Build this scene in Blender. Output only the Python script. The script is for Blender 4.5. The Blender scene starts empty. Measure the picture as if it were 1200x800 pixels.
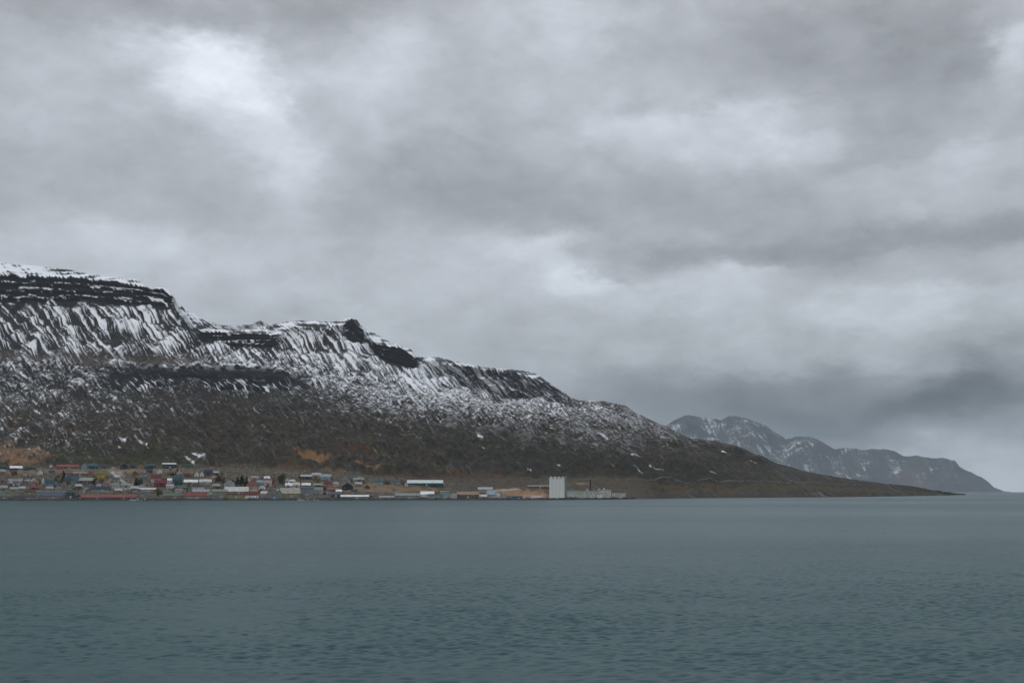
import bpy, bmesh, math, random
import numpy as np
from mathutils import Vector, Matrix
R = math.radians
sc = bpy.context.scene
COL = sc.collection

# ------------------------------------------------------------------ camera
CAM_H = 12.4
FOC = 1287.0                       # pixels of a 1200 wide frame
HOR = 576.0
PITCH = math.atan((HOR - 400.0) / FOC)
cam_data = bpy.data.cameras.new('camera')
cam = bpy.data.objects.new('camera', cam_data)
COL.objects.link(cam)
cam.location = (0, 0, CAM_H)
cam.rotation_euler = (math.pi / 2 + PITCH, 0, 0)
cam_data.sensor_width = 36.0
cam_data.lens = 36.0 * FOC / 1200.0
cam_data.clip_start = 0.5
cam_data.clip_end = 200000.0
sc.camera = cam
CP, SP = math.cos(PITCH), math.sin(PITCH)

def ray(px, py):
    a = (np.asarray(px, float) - 600.0) / FOC
    b = (400.0 - np.asarray(py, float)) / FOC
    return a, CP - b * SP, SP + b * CP
def point(px, py, Y):
    dx, dy, dz = ray(px, py)
    return dx / dy * Y, Y + 0 * dx, CAM_H + dz / dy * Y
def sea_depth(py):
    dx, dy, dz = ray(0, py)
    return CAM_H * dy / -dz
def az_el(px, py):
    dx, dy, dz = ray(px, py)
    return float(np.arctan2(dx, dy)), float(np.arcsin(dz / np.sqrt(dx * dx + dy * dy + dz * dz)))

# ------------------------------------------------------------------ light
SUN_EL, SUN_AZ = 52.0, 205.0       # behind the cloud, behind the camera's left shoulder
sun_data = bpy.data.lights.new('sun', 'SUN')
sun_data.energy = 0.8
sun_data.angle = R(25)
sun_data.color = (1.0, 0.97, 0.93)
sun = bpy.data.objects.new('sun', sun_data)
COL.objects.link(sun)
sun.location = (0, -200, 900)
to_sun = Vector((math.sin(R(SUN_AZ)) * math.cos(R(SUN_EL)), math.cos(R(SUN_AZ)) * math.cos(R(SUN_EL)), math.sin(R(SUN_EL))))
sun.rotation_euler = to_sun.to_track_quat('Z', 'Y').to_euler()

sc.view_settings.view_transform = 'Standard'
sc.view_settings.look = 'None'
sc.view_settings.gamma = 1.0
sc.view_settings.use_curve_mapping = False
sc.view_settings.exposure = 0.0

sc.render.engine = 'CYCLES'
cy = sc.cycles
cy.max_bounces = 5
cy.diffuse_bounces = 2
cy.glossy_bounces = 3
cy.volume_bounces = 1
cy.caustics_reflective = False
cy.caustics_refractive = False
cy.use_denoising = True
try:
    cy.denoiser = 'OPENIMAGEDENOISE'
    cy.denoising_prefilter = 'ACCURATE'
except Exception:
    pass
cy.sample_clamp_indirect = 6

# ------------------------------------------------------------------ world: overcast sky
class NT:
    """tiny node-tree writer"""
    def __init__(s, tree):
        s.t = tree; s.n = tree.nodes; s.l = tree.links
    def put(s, node, sock, v):
        if v is None: return
        i = node.inputs[sock]
        if isinstance(v, bpy.types.NodeSocket): s.l.new(v, i)
        else: i.default_value = v
    def math(s, op, a, b=None, c=None, clamp=False):
        n = s.n.new('ShaderNodeMath'); n.operation = op; n.use_clamp = clamp
        s.put(n, 0, a); s.put(n, 1, b); s.put(n, 2, c)
        return n.outputs[0]
    def vmath(s, op, a, b=None):
        n = s.n.new('ShaderNodeVectorMath'); n.operation = op
        s.put(n, 0, a); s.put(n, 1, b)
        return n.outputs['Value'] if op in ('DOT_PRODUCT', 'LENGTH') else n.outputs[0]
    def comb(s, x, y, z):
        n = s.n.new('ShaderNodeCombineXYZ'); s.put(n, 0, x); s.put(n, 1, y); s.put(n, 2, z); return n.outputs[0]
    def sep(s, v):
        n = s.n.new('ShaderNodeSeparateXYZ'); s.put(n, 0, v); return n.outputs
    def noise(s, vec, scale, detail=4, rough=0.5, lac=2.0, dist=0.0):
        n = s.n.new('ShaderNodeTexNoise'); n.noise_dimensions = '3D'
        s.put(n, 'Vector', vec); s.put(n, 'Scale', scale); s.put(n, 'Detail', detail); s.put(n, 'Roughness', rough)
        s.put(n, 'Lacunarity', lac); s.put(n, 'Distortion', dist)
        return n.outputs
    def rng(s, v, a, b, c, d, smooth=False):
        n = s.n.new('ShaderNodeMapRange'); n.interpolation_type = 'SMOOTHSTEP' if smooth else 'LINEAR'
        for k, q in enumerate((v, a, b, c, d)): s.put(n, k, q)
        return n.outputs[0]
    def mix(s, f, a, b, mode='MIX'):
        n = s.n.new('ShaderNodeMix'); n.data_type = 'RGBA'; n.blend_type = mode
        s.put(n, 0, f); s.put(n, 6, a); s.put(n, 7, b)
        return n.outputs[2]

world = bpy.data.worlds.new('World')
sc.world = world
world.use_nodes = True
w = NT(world.node_tree)
w.n.clear()
WSTR = 0.1
out = w.n.new('ShaderNodeOutputWorld')
bg = w.n.new('ShaderNodeBackground')
bg.inputs['Strength'].default_value = WSTR
w.l.new(bg.outputs[0], out.inputs['Surface'])
skyt = w.n.new('ShaderNodeTexSky')
skyt.sky_type = 'NISHITA'
skyt.sun_disc = False
skyt.sun_elevation = R(SUN_EL)
skyt.sun_rotation = R(SUN_AZ)
skyt.air_density = 1.0
skyt.dust_density = 2.0
tc = w.n.new('ShaderNodeTexCoord')
d = tc.outputs['Generated']
x, y, z = w.sep(d)[:3]
az = w.math('ARCTAN2', x, y)
el = w.math('ARCSINE', z)
# the cloud deck is stretched along the horizon: noise runs on (azimuth, elevation) wrapped on the sphere
cvec = w.comb(w.math('MULTIPLY', x, 1.0), w.math('MULTIPLY', y, 1.0), w.math('MULTIPLY', z, 2.0))
wn = w.noise(cvec, 5.0, 9, 0.66)
wv = w.vmath('SUBTRACT', wn['Color'], (0.5, 0.5, 0.5))
wx, wy, wz = w.sep(wv)[:3]
azw = w.math('MULTIPLY_ADD', wx, 0.20, az)
elw = w.math('MULTIPLY_ADD', wy, 0.11, el)
# broad masses of the overcast: (direction px, py, width, height, brightness change)
BLOBS = [
 (258, 82, 62, 40, .36, 24), (300, 120, 34, 50, .16, 40), (205, 58, 60, 40, .12, 24), (330, 190, 30, 60, .10, 40), (470, 72, 45, 46, .11, 20), (640, 45, 60, 46, .10, 30),
 (690, 12, 30, 26, .10, 20), (850, 136, 110, 34, .15, 12), (950, 158, 46, 26, .11, 10), (1085, 196, 130, 34, .12, 12), (1185, 45, 24, 40, .24, 20), (720, 110, 70, 30, .05, 30),
 (120, 14, 190, 20, -.12, 20), (390, 8, 100, 26, -.08, 26), (960, 50, 150, 40, -.10, 40), (1060, 110, 110, 46, -.10, 46), (870, 238, 260, 20, -.10, 34),
 (140, 215, 90, 30, -.06, 40), (520, 225, 120, 34, -.08, 44), (650, 288, 44, 34, .12, 7), (715, 328, 50, 30, .10, 7), (1060, 284, 150, 13, -.16, 22),
 (810, 290, 90, 12, -.07, 14), (1080, 352, 120, 24, .07, 8), (950, 458, 250, 36, -.23, 36), (1075, 508, 170, 15, -.19, 34), (890, 492, 80, 18, -.07, 22), (330, 320, 260, 40, .06, 24),
 (90, 272, 150, 34, .05, 12), (1160, 420, 110, 36, -.05, 36), (620, 400, 160, 26, -.03, 26), (1200, 556, 80, 16, .10, 9), (180, 130, 60, 40, .05, 30),
 (420, 130, 60, 50, .04, 40), (40, 90, 70, 50, .04, 26), (1000, 406, 90, 20, .05, 6), (560, 130, 90, 30, .03, 30), (880, 318, 60, 20, .06, 6), (590, 288, 50, 22, .06, 7), (668, 336, 20, 12, .08, 6), (722, 325, 26, 14, .09, 5), (762, 352, 34, 12, .06, 7),
 (888, 314, 22, 12, .05, 5), (1100, 347, 34, 14, .06, 6), (1082, 428, 30, 16, .07, 6), (1022, 412, 24, 12, .05, 5), (690, 300, 22, 10, -.06, 8), (800, 294, 40, 10, -.05, 10),
 (1034, 314, 60, 12, -.07, 14), (870, 440, 90, 18, -.07, 20), (968, 396, 50, 10, -.04, 10), (1136, 468, 70, 20, -.07, 22), (760, 470, 80, 20, -.05, 24),
]
acc = 0.50
for (bx, by, sx, sy, amp, top) in BLOBS:
    a0, e0 = az_el(bx, by)
    u = w.math('MULTIPLY', w.math('SUBTRACT', azw, a0), FOC / (1.25 * sx))
    de = w.math('SUBTRACT', elw, e0)                       # crisper on top, trailing off below
    v = w.math('MAXIMUM', w.math('MULTIPLY', de, FOC / (1.25 * top)), w.math('MULTIPLY', de, -FOC / (1.25 * sy)))
    r2 = w.math('MULTIPLY_ADD', v, v, w.math('MULTIPLY', u, u))
    g = w.math('EXPONENT', w.math('MULTIPLY', w.math('POWER', r2, 1.45), -0.8))
    acc = w.math('MULTIPLY_ADD', g, amp, acc)
fine = w.noise(w.comb(x, y, w.math('MULTIPLY', z, 1.6)), 9.0, 8, 0.56, 2.1, 0.15)['Fac']
acc = w.math('MULTIPLY', acc, w.rng(fine, 0.25, 0.75, 0.82, 1.18))
puff = w.noise(w.vmath('ADD', cvec, w.vmath('MULTIPLY', wv, (.12, .12, .12))), 24.0, 5, 0.55)['Fac']
acc = w.math('MULTIPLY', acc, w.rng(puff, 0.25, 0.75, 0.89, 1.11))
big = w.noise(cvec, 2.2, 3, 0.5)['Fac']
behind = w.rng(y, 0.75, 0.2, 0.0, 1.0, True)
acc = w.math('MULTIPLY', acc, w.math('MULTIPLY_ADD', w.math('SUBTRACT', big, 0.5), w.math('MULTIPLY', behind, 1.2), 1.0))
# an overcast sky is brightest overhead
acc = w.math('MULTIPLY', acc, w.rng(el, R(26), R(70), 1.0, ZENITH := 2.3, True))
tint = w.mix(w.rng(el, 0.0, 0.30, 0.0, 1.0), (0.925, 0.990, 1.065, 1), (0.940, 0.990, 1.075, 1))
cl = w.vmath('SCALE', tint); cl.node.inputs['Scale'].default_value = 1.0
w.l.new(w.math('MULTIPLY', acc, 1.0 / WSTR), cl.node.inputs['Scale'])
thin = w.rng(w.math('ADD', acc, 0.0), 0.45, 0.9, 0.02, 0.10)
w.l.new(w.mix(thin, cl, skyt.outputs[0]), bg.inputs['Color'])
world.cycles.sampling_method = 'MANUAL'
world.cycles.sample_map_resolution = 512

# ------------------------------------------------------------------ helpers
def tag(o, label=None, cat=None, group=None, kind=None):
    if label: o['label'] = label
    if cat: o['category'] = cat
    if group: o['group'] = group
    if kind: o['kind'] = kind
    return o

def new_mat(name):
    m = bpy.data.materials.new(name); m.use_nodes = True
    nt = NT(m.node_tree)
    return m, nt, m.node_tree.nodes['Principled BSDF']

def grid_mesh(name, P, attrs=None, smooth=True):
    """P: rows x cols x 3"""
    r, c = P.shape[:2]
    me = bpy.data.meshes.new(name)
    me.vertices.add(r * c)
    me.vertices.foreach_set('co', P.reshape(-1).astype(np.float32))
    idx = np.arange(r * c).reshape(r, c)
    q = np.stack([idx[:-1, :-1], idx[:-1, 1:], idx[1:, 1:], idx[1:, :-1]], -1).reshape(-1, 4)
    nf = len(q)
    me.loops.add(nf * 4)
    me.loops.foreach_set('vertex_index', q.reshape(-1).astype(np.int32))
    me.polygons.add(nf)
    me.polygons.foreach_set('loop_start', np.arange(nf, dtype=np.int32) * 4)
    me.polygons.foreach_set('loop_total', np.full(nf, 4, dtype=np.int32))
    me.polygons.foreach_set('use_smooth', np.full(nf, smooth, dtype=bool))
    me.update(calc_edges=True)
    for k, v in (attrs or {}).items():
        if v.ndim == 3:
            at = me.attributes.new(k, 'FLOAT_COLOR', 'POINT')
            rgba = np.concatenate([v.reshape(-1, 3), np.ones((r * c, 1))], 1)
            at.data.foreach_set('color', rgba.reshape(-1).astype(np.float32))
        else:
            at = me.attributes.new(k, 'FLOAT', 'POINT')
            at.data.foreach_set('value', v.reshape(-1).astype(np.float32))
    return me

def link(name, me, mat=None, parent=None):
    o = bpy.data.objects.new(name, me); COL.objects.link(o)
    if mat is not None and not me.materials: me.materials.append(mat)
    if parent: o.parent = parent
    return o

_perm = np.random.RandomState(7).permutation(512)
_perm = np.concatenate([_perm, _perm, _perm])
_ga = np.random.RandomState(8).rand(512) * 2 * np.pi
_gx, _gy = np.cos(_ga), np.sin(_ga)
def perlin(x, y, seed=0):
    x = np.asarray(x, float) + seed * 17.31; y = np.asarray(y, float) + seed * 9.17
    xi = np.floor(x).astype(int); yi = np.floor(y).astype(int)
    xf, yf = x - xi, y - yi
    u = xf * xf * xf * (xf * (xf * 6 - 15) + 10); v = yf * yf * yf * (yf * (yf * 6 - 15) + 10)
    xi &= 511; yi &= 511; x1 = (xi + 1) & 511; y1 = (yi + 1) & 511
    def g(ix, iy, fx, fy):
        h = _perm[_perm[ix] + iy]
        return _gx[h] * fx + _gy[h] * fy
    a = g(xi, yi, xf, yf); b = g(x1, yi, xf - 1, yf); c = g(xi, y1, xf, yf - 1); e = g(x1, y1, xf - 1, yf - 1)
    return ((a + u * (b - a)) * (1 - v) + (c + u * (e - c)) * v) * 3.2       # about unit variance
def fbm(x, y, octv=4, seed=0, gain=0.5):
    t = 0; a = 1; n = 0; f = 1
    for i in range(octv):
        t = t + a * perlin(x * f, y * f, seed + i * 3); n += a * a; a *= gain; f *= 2.03
    return t / math.sqrt(n)
def sstep(x, a, b):
    t = np.clip((x - a) / (b - a), 0, 1); return t * t * (3 - 2 * t)
def table(xs, ys, T, X, Y):
    """bilinear lookup"""
    xs = np.asarray(xs, float); ys = np.asarray(ys, float); T = np.asarray(T, float)
    fx = np.interp(X, xs, np.arange(len(xs))); fy = np.interp(Y, ys, np.arange(len(ys)))
    i = np.clip(fx.astype(int), 0, len(xs) - 2); j = np.clip(fy.astype(int), 0, len(ys) - 2)
    tx, ty = fx - i, fy - j
    return (T[j, i] * (1 - tx) + T[j, i + 1] * tx) * (1 - ty) + (T[j + 1, i] * (1 - tx) + T[j + 1, i + 1] * tx) * ty
# ------------------------------------------------------------------ ground material
def ground_material(name, bump=1.0, detail_scale=0.11):
    m, nt, p = new_mat(name)
    a = nt.n.new('ShaderNodeAttribute'); a.attribute_name = 'albedo'
    s = nt.n.new('ShaderNodeAttribute'); s.attribute_name = 'snow'
    co = nt.n.new('ShaderNodeTexCoord').outputs['Object']
    mp = nt.n.new('ShaderNodeMapping'); nt.l.new(co, mp.inputs['Vector']); mp.inputs['Scale'].default_value = (.65, .65, 1.7)
    n1 = nt.noise(mp.outputs[0], detail_scale, 8, 0.70)['Fac']
    n2 = nt.noise(co, detail_scale * 6, 3, 0.6)['Fac']
    f = nt.math('MULTIPLY', nt.rng(n1, 0.3, 0.7, 0.72, 1.3), nt.rng(n2, 0.3, 0.7, 0.8, 1.2))
    base = nt.vmath('SCALE', a.outputs['Color']); nt.l.new(f, base.node.inputs['Scale'])
    sn = nt.math('ADD', s.outputs['Fac'], nt.math('MULTIPLY', nt.math('SUBTRACT', n1, 0.5), 0.5))
    sm = nt.math('MULTIPLY', nt.rng(sn, 0.08, 0.95, 0.0, 1.0, True), nt.rng(s.outputs['Fac'], 0.0, 0.12, 0.0, 1.0))
    nt.l.new(nt.mix(sm, base, (0.70, 0.72, 0.75, 1)), p.inputs['Base Color'])
    p.inputs['Roughness'].default_value = 0.95
    p.inputs['Specular IOR Level'].default_value = 0.15
    b = nt.n.new('ShaderNodeBump'); b.inputs['Strength'].default_value = 0.35 * bump; b.inputs['Distance'].default_value = 2.0 * bump
    nt.l.new(n1, b.inputs['Height']); nt.l.new(b.outputs[0], p.inputs['Normal'])
    return m

def lines(px, nodes):
    n = np.array(nodes, float)
    return np.interp(px, n[:, 0], n[:, 1])

def rows_from_knots(yk, Yk, counts, ease=None):
    """yk, Yk: list of per-column arrays (pixel row, depth) -> rows x cols arrays"""
    ys, Ys, seg = [], [], []
    for k in range(len(yk) - 1):
        t = (np.arange(counts[k]) / counts[k])[:, None]
        ys.append(yk[k] * (1 - t) + yk[k + 1] * t); Ys.append(Yk[k] * (1 - t) + Yk[k + 1] * t)
        seg.append(np.full((counts[k], yk[0].size), k) + t)
    ys.append(yk[-1][None]); Ys.append(Yk[-1][None]); seg.append(np.full((1, yk[0].size), len(yk) - 1.0))
    return np.concatenate(ys), np.concatenate(Ys), np.concatenate(seg)

# ------------------------------------------------------------------ the near mountain
RIDGE = [(-400,300),(-200,303),(-60,304),(0,308),(27,310),(55,313),(80,317),(102,320),(120,323.5),(137,326),(160,327.5),(166,331),(170,335),(180,336),(192,337.5),
 (199,341),(203,346),(206,354),(222,364),(239,375),(248,380),(258,385),(270,388),(291,387),(305,383),(324,379),(345,377),(365,375),(392,377),(401,376),(406,373.5),(412,372.5),
 (418,374.5),(422,379),(428,386),(440,392),(453,399),(467,403),(476,407),(483,410.5),(487,416),(493,417),(509,417.5),(528,422.5),(555,429),(589,431),
 (616,435),(632,440.7),(653,454),(665,463),(677,469),(696,469.5),(717,471),(733,475),(747,485),(760,491),(778,499),(797,508),(817,515.6),(845,519),(862,521),(872,525),
 (886,533),(912,542),(939,551),(970,556.8),(1008,562.8),(1040,566.5),(1066,569),(1095,574),(1118,577.6),(1133,579.2)]
SHORE = [(-400,586.6),(0,586.2),(640,585.6),(700,585.1),(740,584.6),(820,583.4),(977,582.4),(1060,581.2),(1110,580.2),(1133,579.6)]
RDEPTH = [(-400,2800),(0,3050),(206,3000),(300,3150),(420,3150),(487,3250),(560,3500),(677,3700),(760,3800),(900,4000),(1000,4200),(1133,3800)]
K1 = [(-400,544),(0,545),(200,545),(330,553),(420,557),(520,565),(600,569),(650,571),(740,573.5),(820,574.5),(900,575.5),(1000,577),(1080,578.6),(1133,579.5)]
K2 = [(-400,470),(0,464),(130,462),(200,458),(250,459),(300,459),(350,463),(400,474),(450,482),(550,494),(650,504),(740,514),(800,526),(860,537),(930,556),(1000,567),(1080,576),(1133,579.4)]
K3 = [(-400,424),(0,423),(100,424),(137,425),(200,427),(260,428),(300,428.5),(330,432),(350,440),(400,455),(450,464),(550,474),(650,484),(740,500),(800,514),(860,526),(930,553),(1000,565.4),(1080,574),(1133,579.35)]
K3B = [(-400,410),(0,414),(100,417),(200,421),(270,424),(330,428),(400,444),(450,453),(550,464),(650,475),(740,492),(800,511),(860,523),(930,552),(1000,564.6),(1080,573),(1133,579.3)]
K4 = [(-400,352),(0,354),(55,354),(102,352),(150,356),(203,360),(225,380),(236,400),(280,406),(324,405),(345,400),(400,396),(425,402),(440,418),(486,432),(500,436),(540,452),(600,464),(660,473),(700,477),(760,494.5),(800,510.5),(860,522.2),(930,551.2),(1000,563.9),(1080,572.3),(1133,579.27)]
K5 = [(-400,318),(0,321),(55,323.5),(102,326),(140,330.5),(165,334),(190,339.5),(203,348),(210,361),(236,389),(260,390),(324,391),(345,385),(400,380),(412,375),(425,387),(438,404),(455,404.5),(470,406.5),(486,417.5),(500,421),(540,428),(600,435.5),(640,449),(677,471),(720,473),(760,493),(800,510),(860,521.8),(930,550.8),(1000,563.4),(1080,571.8),(1133,579.24)]

DX = 0.85
pxs = np.arange(-300, 1133.01, DX)
shore = lines(pxs, SHORE)
ridge = lines(pxs, RIDGE)
rn = fbm(pxs / 26.0, pxs * 0 + 3.3, 4, 21)
ridge = ridge + rn * 0.7 * np.clip((579 - ridge) / 60, 0, 1)
ky = [shore + 1.6 * np.clip((1133 - pxs) / 300, 0.1, 1), shore]
for K in (K1, K2, K3, K3B, K4, K5):
    a = lines(pxs, K)
    a = np.convolve(np.pad(a, 6, 'edge'), np.ones(13) / 13, 'valid') if K in (K1, K2, K3B) else a
    ky.append(a)
ky.append(ridge)
for k in range(len(ky) - 2, 1, -1):                       # keep the contours in order below the skyline
    ky[k] = np.maximum(ky[k], ky[k + 1] + 0.05)
for k in range(2, len(ky)):
    ky[k] = np.minimum(ky[k], ky[k - 1] - 0.02)
Ys = sea_depth(shore)
Yr = np.maximum(lines(pxs, RDEPTH), Ys + 60)
FR = [0, .22, .55, .60, .70, .865, .885, 1.0]
Yk = [Ys - 14] + [Ys + f * (Yr - Ys) for f in FR]
CNT = [5, 66, 120, 58, 22, 96, 60, 42]
YP, YD, SEG = rows_from_knots(ky, Yk, CNT)
XP = np.broadcast_to(pxs, YP.shape)
X, Y, Z = point(XP, YP, YD)
Z[0] = -3.0

# texture space on the mountain side: s follows the fall line
ya = np.arange(290, 600, 1.0)
cslope = np.interp(ya, [290, 415, 470, 540, 590], [.80, .95, 1.2, 1.5, 1.6])
cint = np.cumsum(cslope)
warp = fbm(XP / 46, YP / 40, 3, 31)
S = XP - np.interp(YP, ya, cint) + 3.2 * warp
town = sstep(YP, 541 + 14 * sstep(XP, 250, 520), 549 + 14 * sstep(XP, 250, 520)) * (1 - sstep(XP, 735, 775))

def smask(val, cov, soft=0.8):
    return sstep(val - (0.5 - cov) * 3.1, -soft, soft)

cols_ = [-300, 0, 100, 200, 300, 400, 500, 600, 700, 800, 900, 1000]
rows_ = [305, 325, 355, 390, 415, 425, 440, 460, 480, 500, 520, 540, 560]
COVER = [
 [.80,.78,.75,.70,.70,.70,.70,.70,.70,.50,.0,.0],
 [.60,.58,.55,.60,.70,.70,.70,.70,.60,.50,.0,.0],
 [.46,.44,.50,.58,.66,.66,.66,.58,.50,.40,.0,.0],
 [.38,.36,.44,.50,.54,.58,.62,.56,.50,.40,.0,.0],
 [.34,.34,.38,.40,.46,.52,.58,.54,.50,.40,.0,.0],
 [.32,.32,.34,.40,.44,.50,.56,.48,.50,.40,.0,.0],
 [.29,.29,.29,.22,.28,.47,.50,.42,.48,.40,.0,.0],
 [.26,.26,.24,.14,.17,.38,.43,.44,.42,.36,.0,.0],
 [.23,.22,.18,.10,.10,.24,.36,.40,.36,.30,.2,.0],
 [.20,.20,.14,.09,.07,.12,.18,.30,.32,.26,.12,.0],
 [.18,.18,.14,.11,.08,.09,.09,.18,.24,.25,.05,.0],
 [.12,.12,.10,.08,.05,.05,.04,.06,.10,.12,.04,.0],
 [.00,.00,.00,.00,.00,.00,.00,.00,.02,.04,.02,.0]]
cover = table(cols_, rows_, COVER, XP, YP)
cover = cover - .035 * (YP > 345)
cover = cover * (1 - .38 * sstep(XP, 640, 740)) * (1 - .55 * sstep(XP, 480, 620) * sstep(YP, 482, 510))
cover = cover * (1 - (.10 + .2 * sstep(XP, 90, 200)) * sstep(YP, 425, 500)) - .03 * sstep(YP, 450, 490) + .10 * sstep(XP, 400, 470) * sstep(YP, 430, 445) * (1 - sstep(YP, 478, 500)) * (1 - sstep(XP, 690, 760))
# cliffs: where the two rock bands stand steep
upper = lines(pxs, [(-400,1),(200,1),(208,.25),(226,.2),(238,1),(322,1),(334,.1),(396,.1),(404,.9),(424,.9),(432,.1),(440,1),(487,1),(494,.1),(520,.3),(560,.55),(650,.6),(672,.2),(700,0),(1133,0)])
lower = lines(pxs, [(-400,.0),(110,.0),(138,.7),(170,1),(330,1),(354,.7),(364,.05),(1133,0)])
su = SEG - 6.0                         # 0..1 over the upper band (knots 6..7)
sl = SEG - 3.0                         # lower band
vary = 0.10 * fbm(XP / 20, YP / 30, 3, 44)
cu = upper[None] * sstep(su + vary, -.06, .06) * (1 - sstep(su + vary * .5, .92, 1.04))
clf = lower[None] * sstep(sl + vary * 2, .05, .2) * (1 - sstep(sl + vary, .92, 1.03))
cliff = np.clip(cu + clf, 0, 1)

st_long = perlin(S / 6.5, YP / 110, 1) * .42 + perlin(S / 3.1, YP / 70, 2) * .62 + perlin(S / 1.9, YP / 40, 8) * .62
st_fine = perlin(S / 2.3, YP / 10, 3) * .6 + perlin(S / 1.5, YP / 5, 4) * .5
speck = perlin(XP / 3.1 + YP * .1, YP / 1.4, 5) * .65 + perlin(XP / 6.2 + YP * .2, YP / 2.4, 6) * .65
patch = fbm(XP / 30, YP / 14, 4, 61)
east = sstep(XP, 350, 470)
terr = (perlin(XP / 16, SEG * 17, 25) * .7 + perlin(XP / 7, SEG * 34, 26) * .6) * sstep(XP, 330, 450)
up = 1 - sstep(YP, 408 + 6 * warp + 45 * sstep(XP, 330, 520), 424 + 6 * warp + 45 * sstep(XP, 330, 520))    # the streaked talus
talus = up * (1 - sstep(XP, 660, 700))
nz = talus * (0.95 * st_long + 0.45 * st_fine + .18 * speck) + (1 - talus) * ((.55 - .25 * east) * st_long + .55 * st_fine + (.5 + .3 * east) * speck + .38 * terr)
plateau = sstep(SEG, 6.95, 7.1)
nz = nz * (1 - .55 * plateau) + .65 * plateau * perlin(XP / 22, YP / 3.2, 9) + (.38 - .15 * east) * patch
lay_y = YP - lines(pxs, K5)[None]
strata = perlin(XP / 60, lay_y / 3.4, 11) * .95 + perlin(XP / 14, lay_y / 1.9, 12) * .5
ledge = sum(np.exp(-((su + .05 * perlin(XP / 40, XP * 0 + q, 15) - q) / w_) ** 2) * sstep(perlin(XP / 22, XP * 0 + 9 * q, 16) + .5 * perlin(XP / 5, XP * 0 + 9 * q, 17), -.2, .8) for q, w_ in ((.27, .04), (.52, .045), (.76, .04))) * (su > 0) * (su < 1.2) * (1 - sstep(XP, 395, 402))
nzc = .95 * strata + .35 * st_long + .35 * st_fine
snow = smask(nz, cover, .95 * talus + (1.5 + .7 * east) * (1 - talus)) * (1 - cliff) + cliff * np.clip(smask(nzc, .07 * (SEG > 5) + .04 * (SEG <= 5), .6) + .8 * ledge, 0, 1) * np.where(SEG > 5, 1, .25)
snow_rim = np.exp(-((SEG - 7.06) / .05) ** 2) * upper[None] + np.exp(-((SEG - 4.0) / .16) ** 2) * lower[None] * .5
snow = np.clip(snow + .75 * snow_rim * sstep(perlin(XP / 9, YP / 3, 14), -.7, .2), 0, 1)
# the knob and the little dark crown above the left plateau
knob = np.exp(-((XP - 414) / 9.0) ** 2 - ((YP - 380) / 8.0) ** 2) + .9 * np.exp(-((XP - 78) / 24.0) ** 2 - ((YP - 316.5) / 1.8) ** 2) + .6 * np.exp(-((XP - 18) / 20.0) ** 2 - ((YP - 308.5) / 1.2) ** 2)
knob = knob + .9 * np.exp(-((XP - 387) / 7.0) ** 2 - ((YP - 390) / 5.0) ** 2)
snow *= 1 - sstep(knob + .15 * speck, .35, .6)
# named drifts: the snow streak in the gully above the town, and the stream gullies to its left
def along(pts, wid):
    best = np.full(XP.shape, 1e9)
    for (x0, y0), (x1, y1) in zip(pts[:-1], pts[1:]):
        dx, dy = x1 - x0, y1 - y0
        t = np.clip(((XP - x0) * dx + (YP - y0) * dy) / (dx * dx + dy * dy), 0, 1)
        best = np.minimum(best, np.hypot(XP - x0 - t * dx, YP - y0 - t * dy))
    return np.exp(-(best / wid) ** 2)
snow_y = lines(pxs, [(-400,570),(0,552),(150,520),(220,490),(300,470),(360,474),(420,486),(500,496),(600,505),(700,508),(760,512),(850,522),(900,526),(1133,560)])[None]
snow *= 1 - .88 * sstep(YP - snow_y + 6 * patch + 5 * st_long, -24, 30)
# thin snow-filled runnels that carry on down the lower slope, and a grey dusting between the stones
run = np.exp(-(perlin(S / 8.0 + .5 * warp, YP / 130, 111) / .16) ** 2) * .9 + np.exp(-(perlin(S / 3.6, YP / 60, 112) / .14) ** 2) * .7
run *= sstep(perlin(S / 3.0, YP / 9.0, 113) + .5 * speck, -.1, 1.1) * table([-300, 0, 130, 260, 400, 520, 700, 850], [400, 430, 470, 510, 545, 570], [[0]*8, [.9, .9, .8, .3, .4, .4, .2, 0], [.8, .8, .6, .35, .5, .5, .3, .1], [.6, .6, .45, .3, .35, .3, .3, .1], [.3, .3, .25, .2, .2, .15, .15, .05], [0]*8], XP, YP)
dust = table([-300, 0, 150, 300, 400, 500, 600, 700, 780, 900], [405, 425, 445, 465, 485, 505, 525, 550], [[0]*10, [.25, .25, .1, .1, .35, .3, .2, .0, .0, 0], [.32, .32, .25, .05, .38, .45, .4, .2, .0, 0], [.30, .30, .22, .10, .28, .46, .46, .40, .3, 0], [.25, .25, .18, .12, .16, .28, .38, .38, .32, .1], [.2, .2, .15, .10, .10, .13, .24, .34, .34, .14], [.1, .1, .1, .08, .06, .06, .12, .2, .2, .12], [0]*10], XP, YP)
dust = (.66 + .12 * sstep(XP, 300, 420)) * dust * np.clip(.85 + .45 * st_fine + .35 * perlin(XP / 2.4, YP / 1.1, 115) + .35 * terr + .3 * patch, 0, 1.7) * (1 - cliff)
foot = clf * sstep(.62 - sl, .0, .2) * sstep(perlin(S / 2.4, YP / 16, 117) * .8 + perlin(XP / 9, YP / 9, 118) * .5, .35, .8) * .8
snow = np.clip(np.maximum(np.maximum(snow, dust), np.maximum(run, foot)), 0, 1)
drift = along([(224,528),(231,531),(233,536),(239,538)], 1.6) + .9 * along([(218,534),(227,540)], 2.0) + along([(172,519),(176,524)], 1.3) + .8 * along([(158,512),(172,518)], 1.1) \
      + .9 * along([(139,513),(147,515)], 1.2) + .9 * along([(140,520),(157,527)], 1.2)
snow = np.clip(snow + drift * (.5 + .3 * speck), 0, 1)
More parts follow.
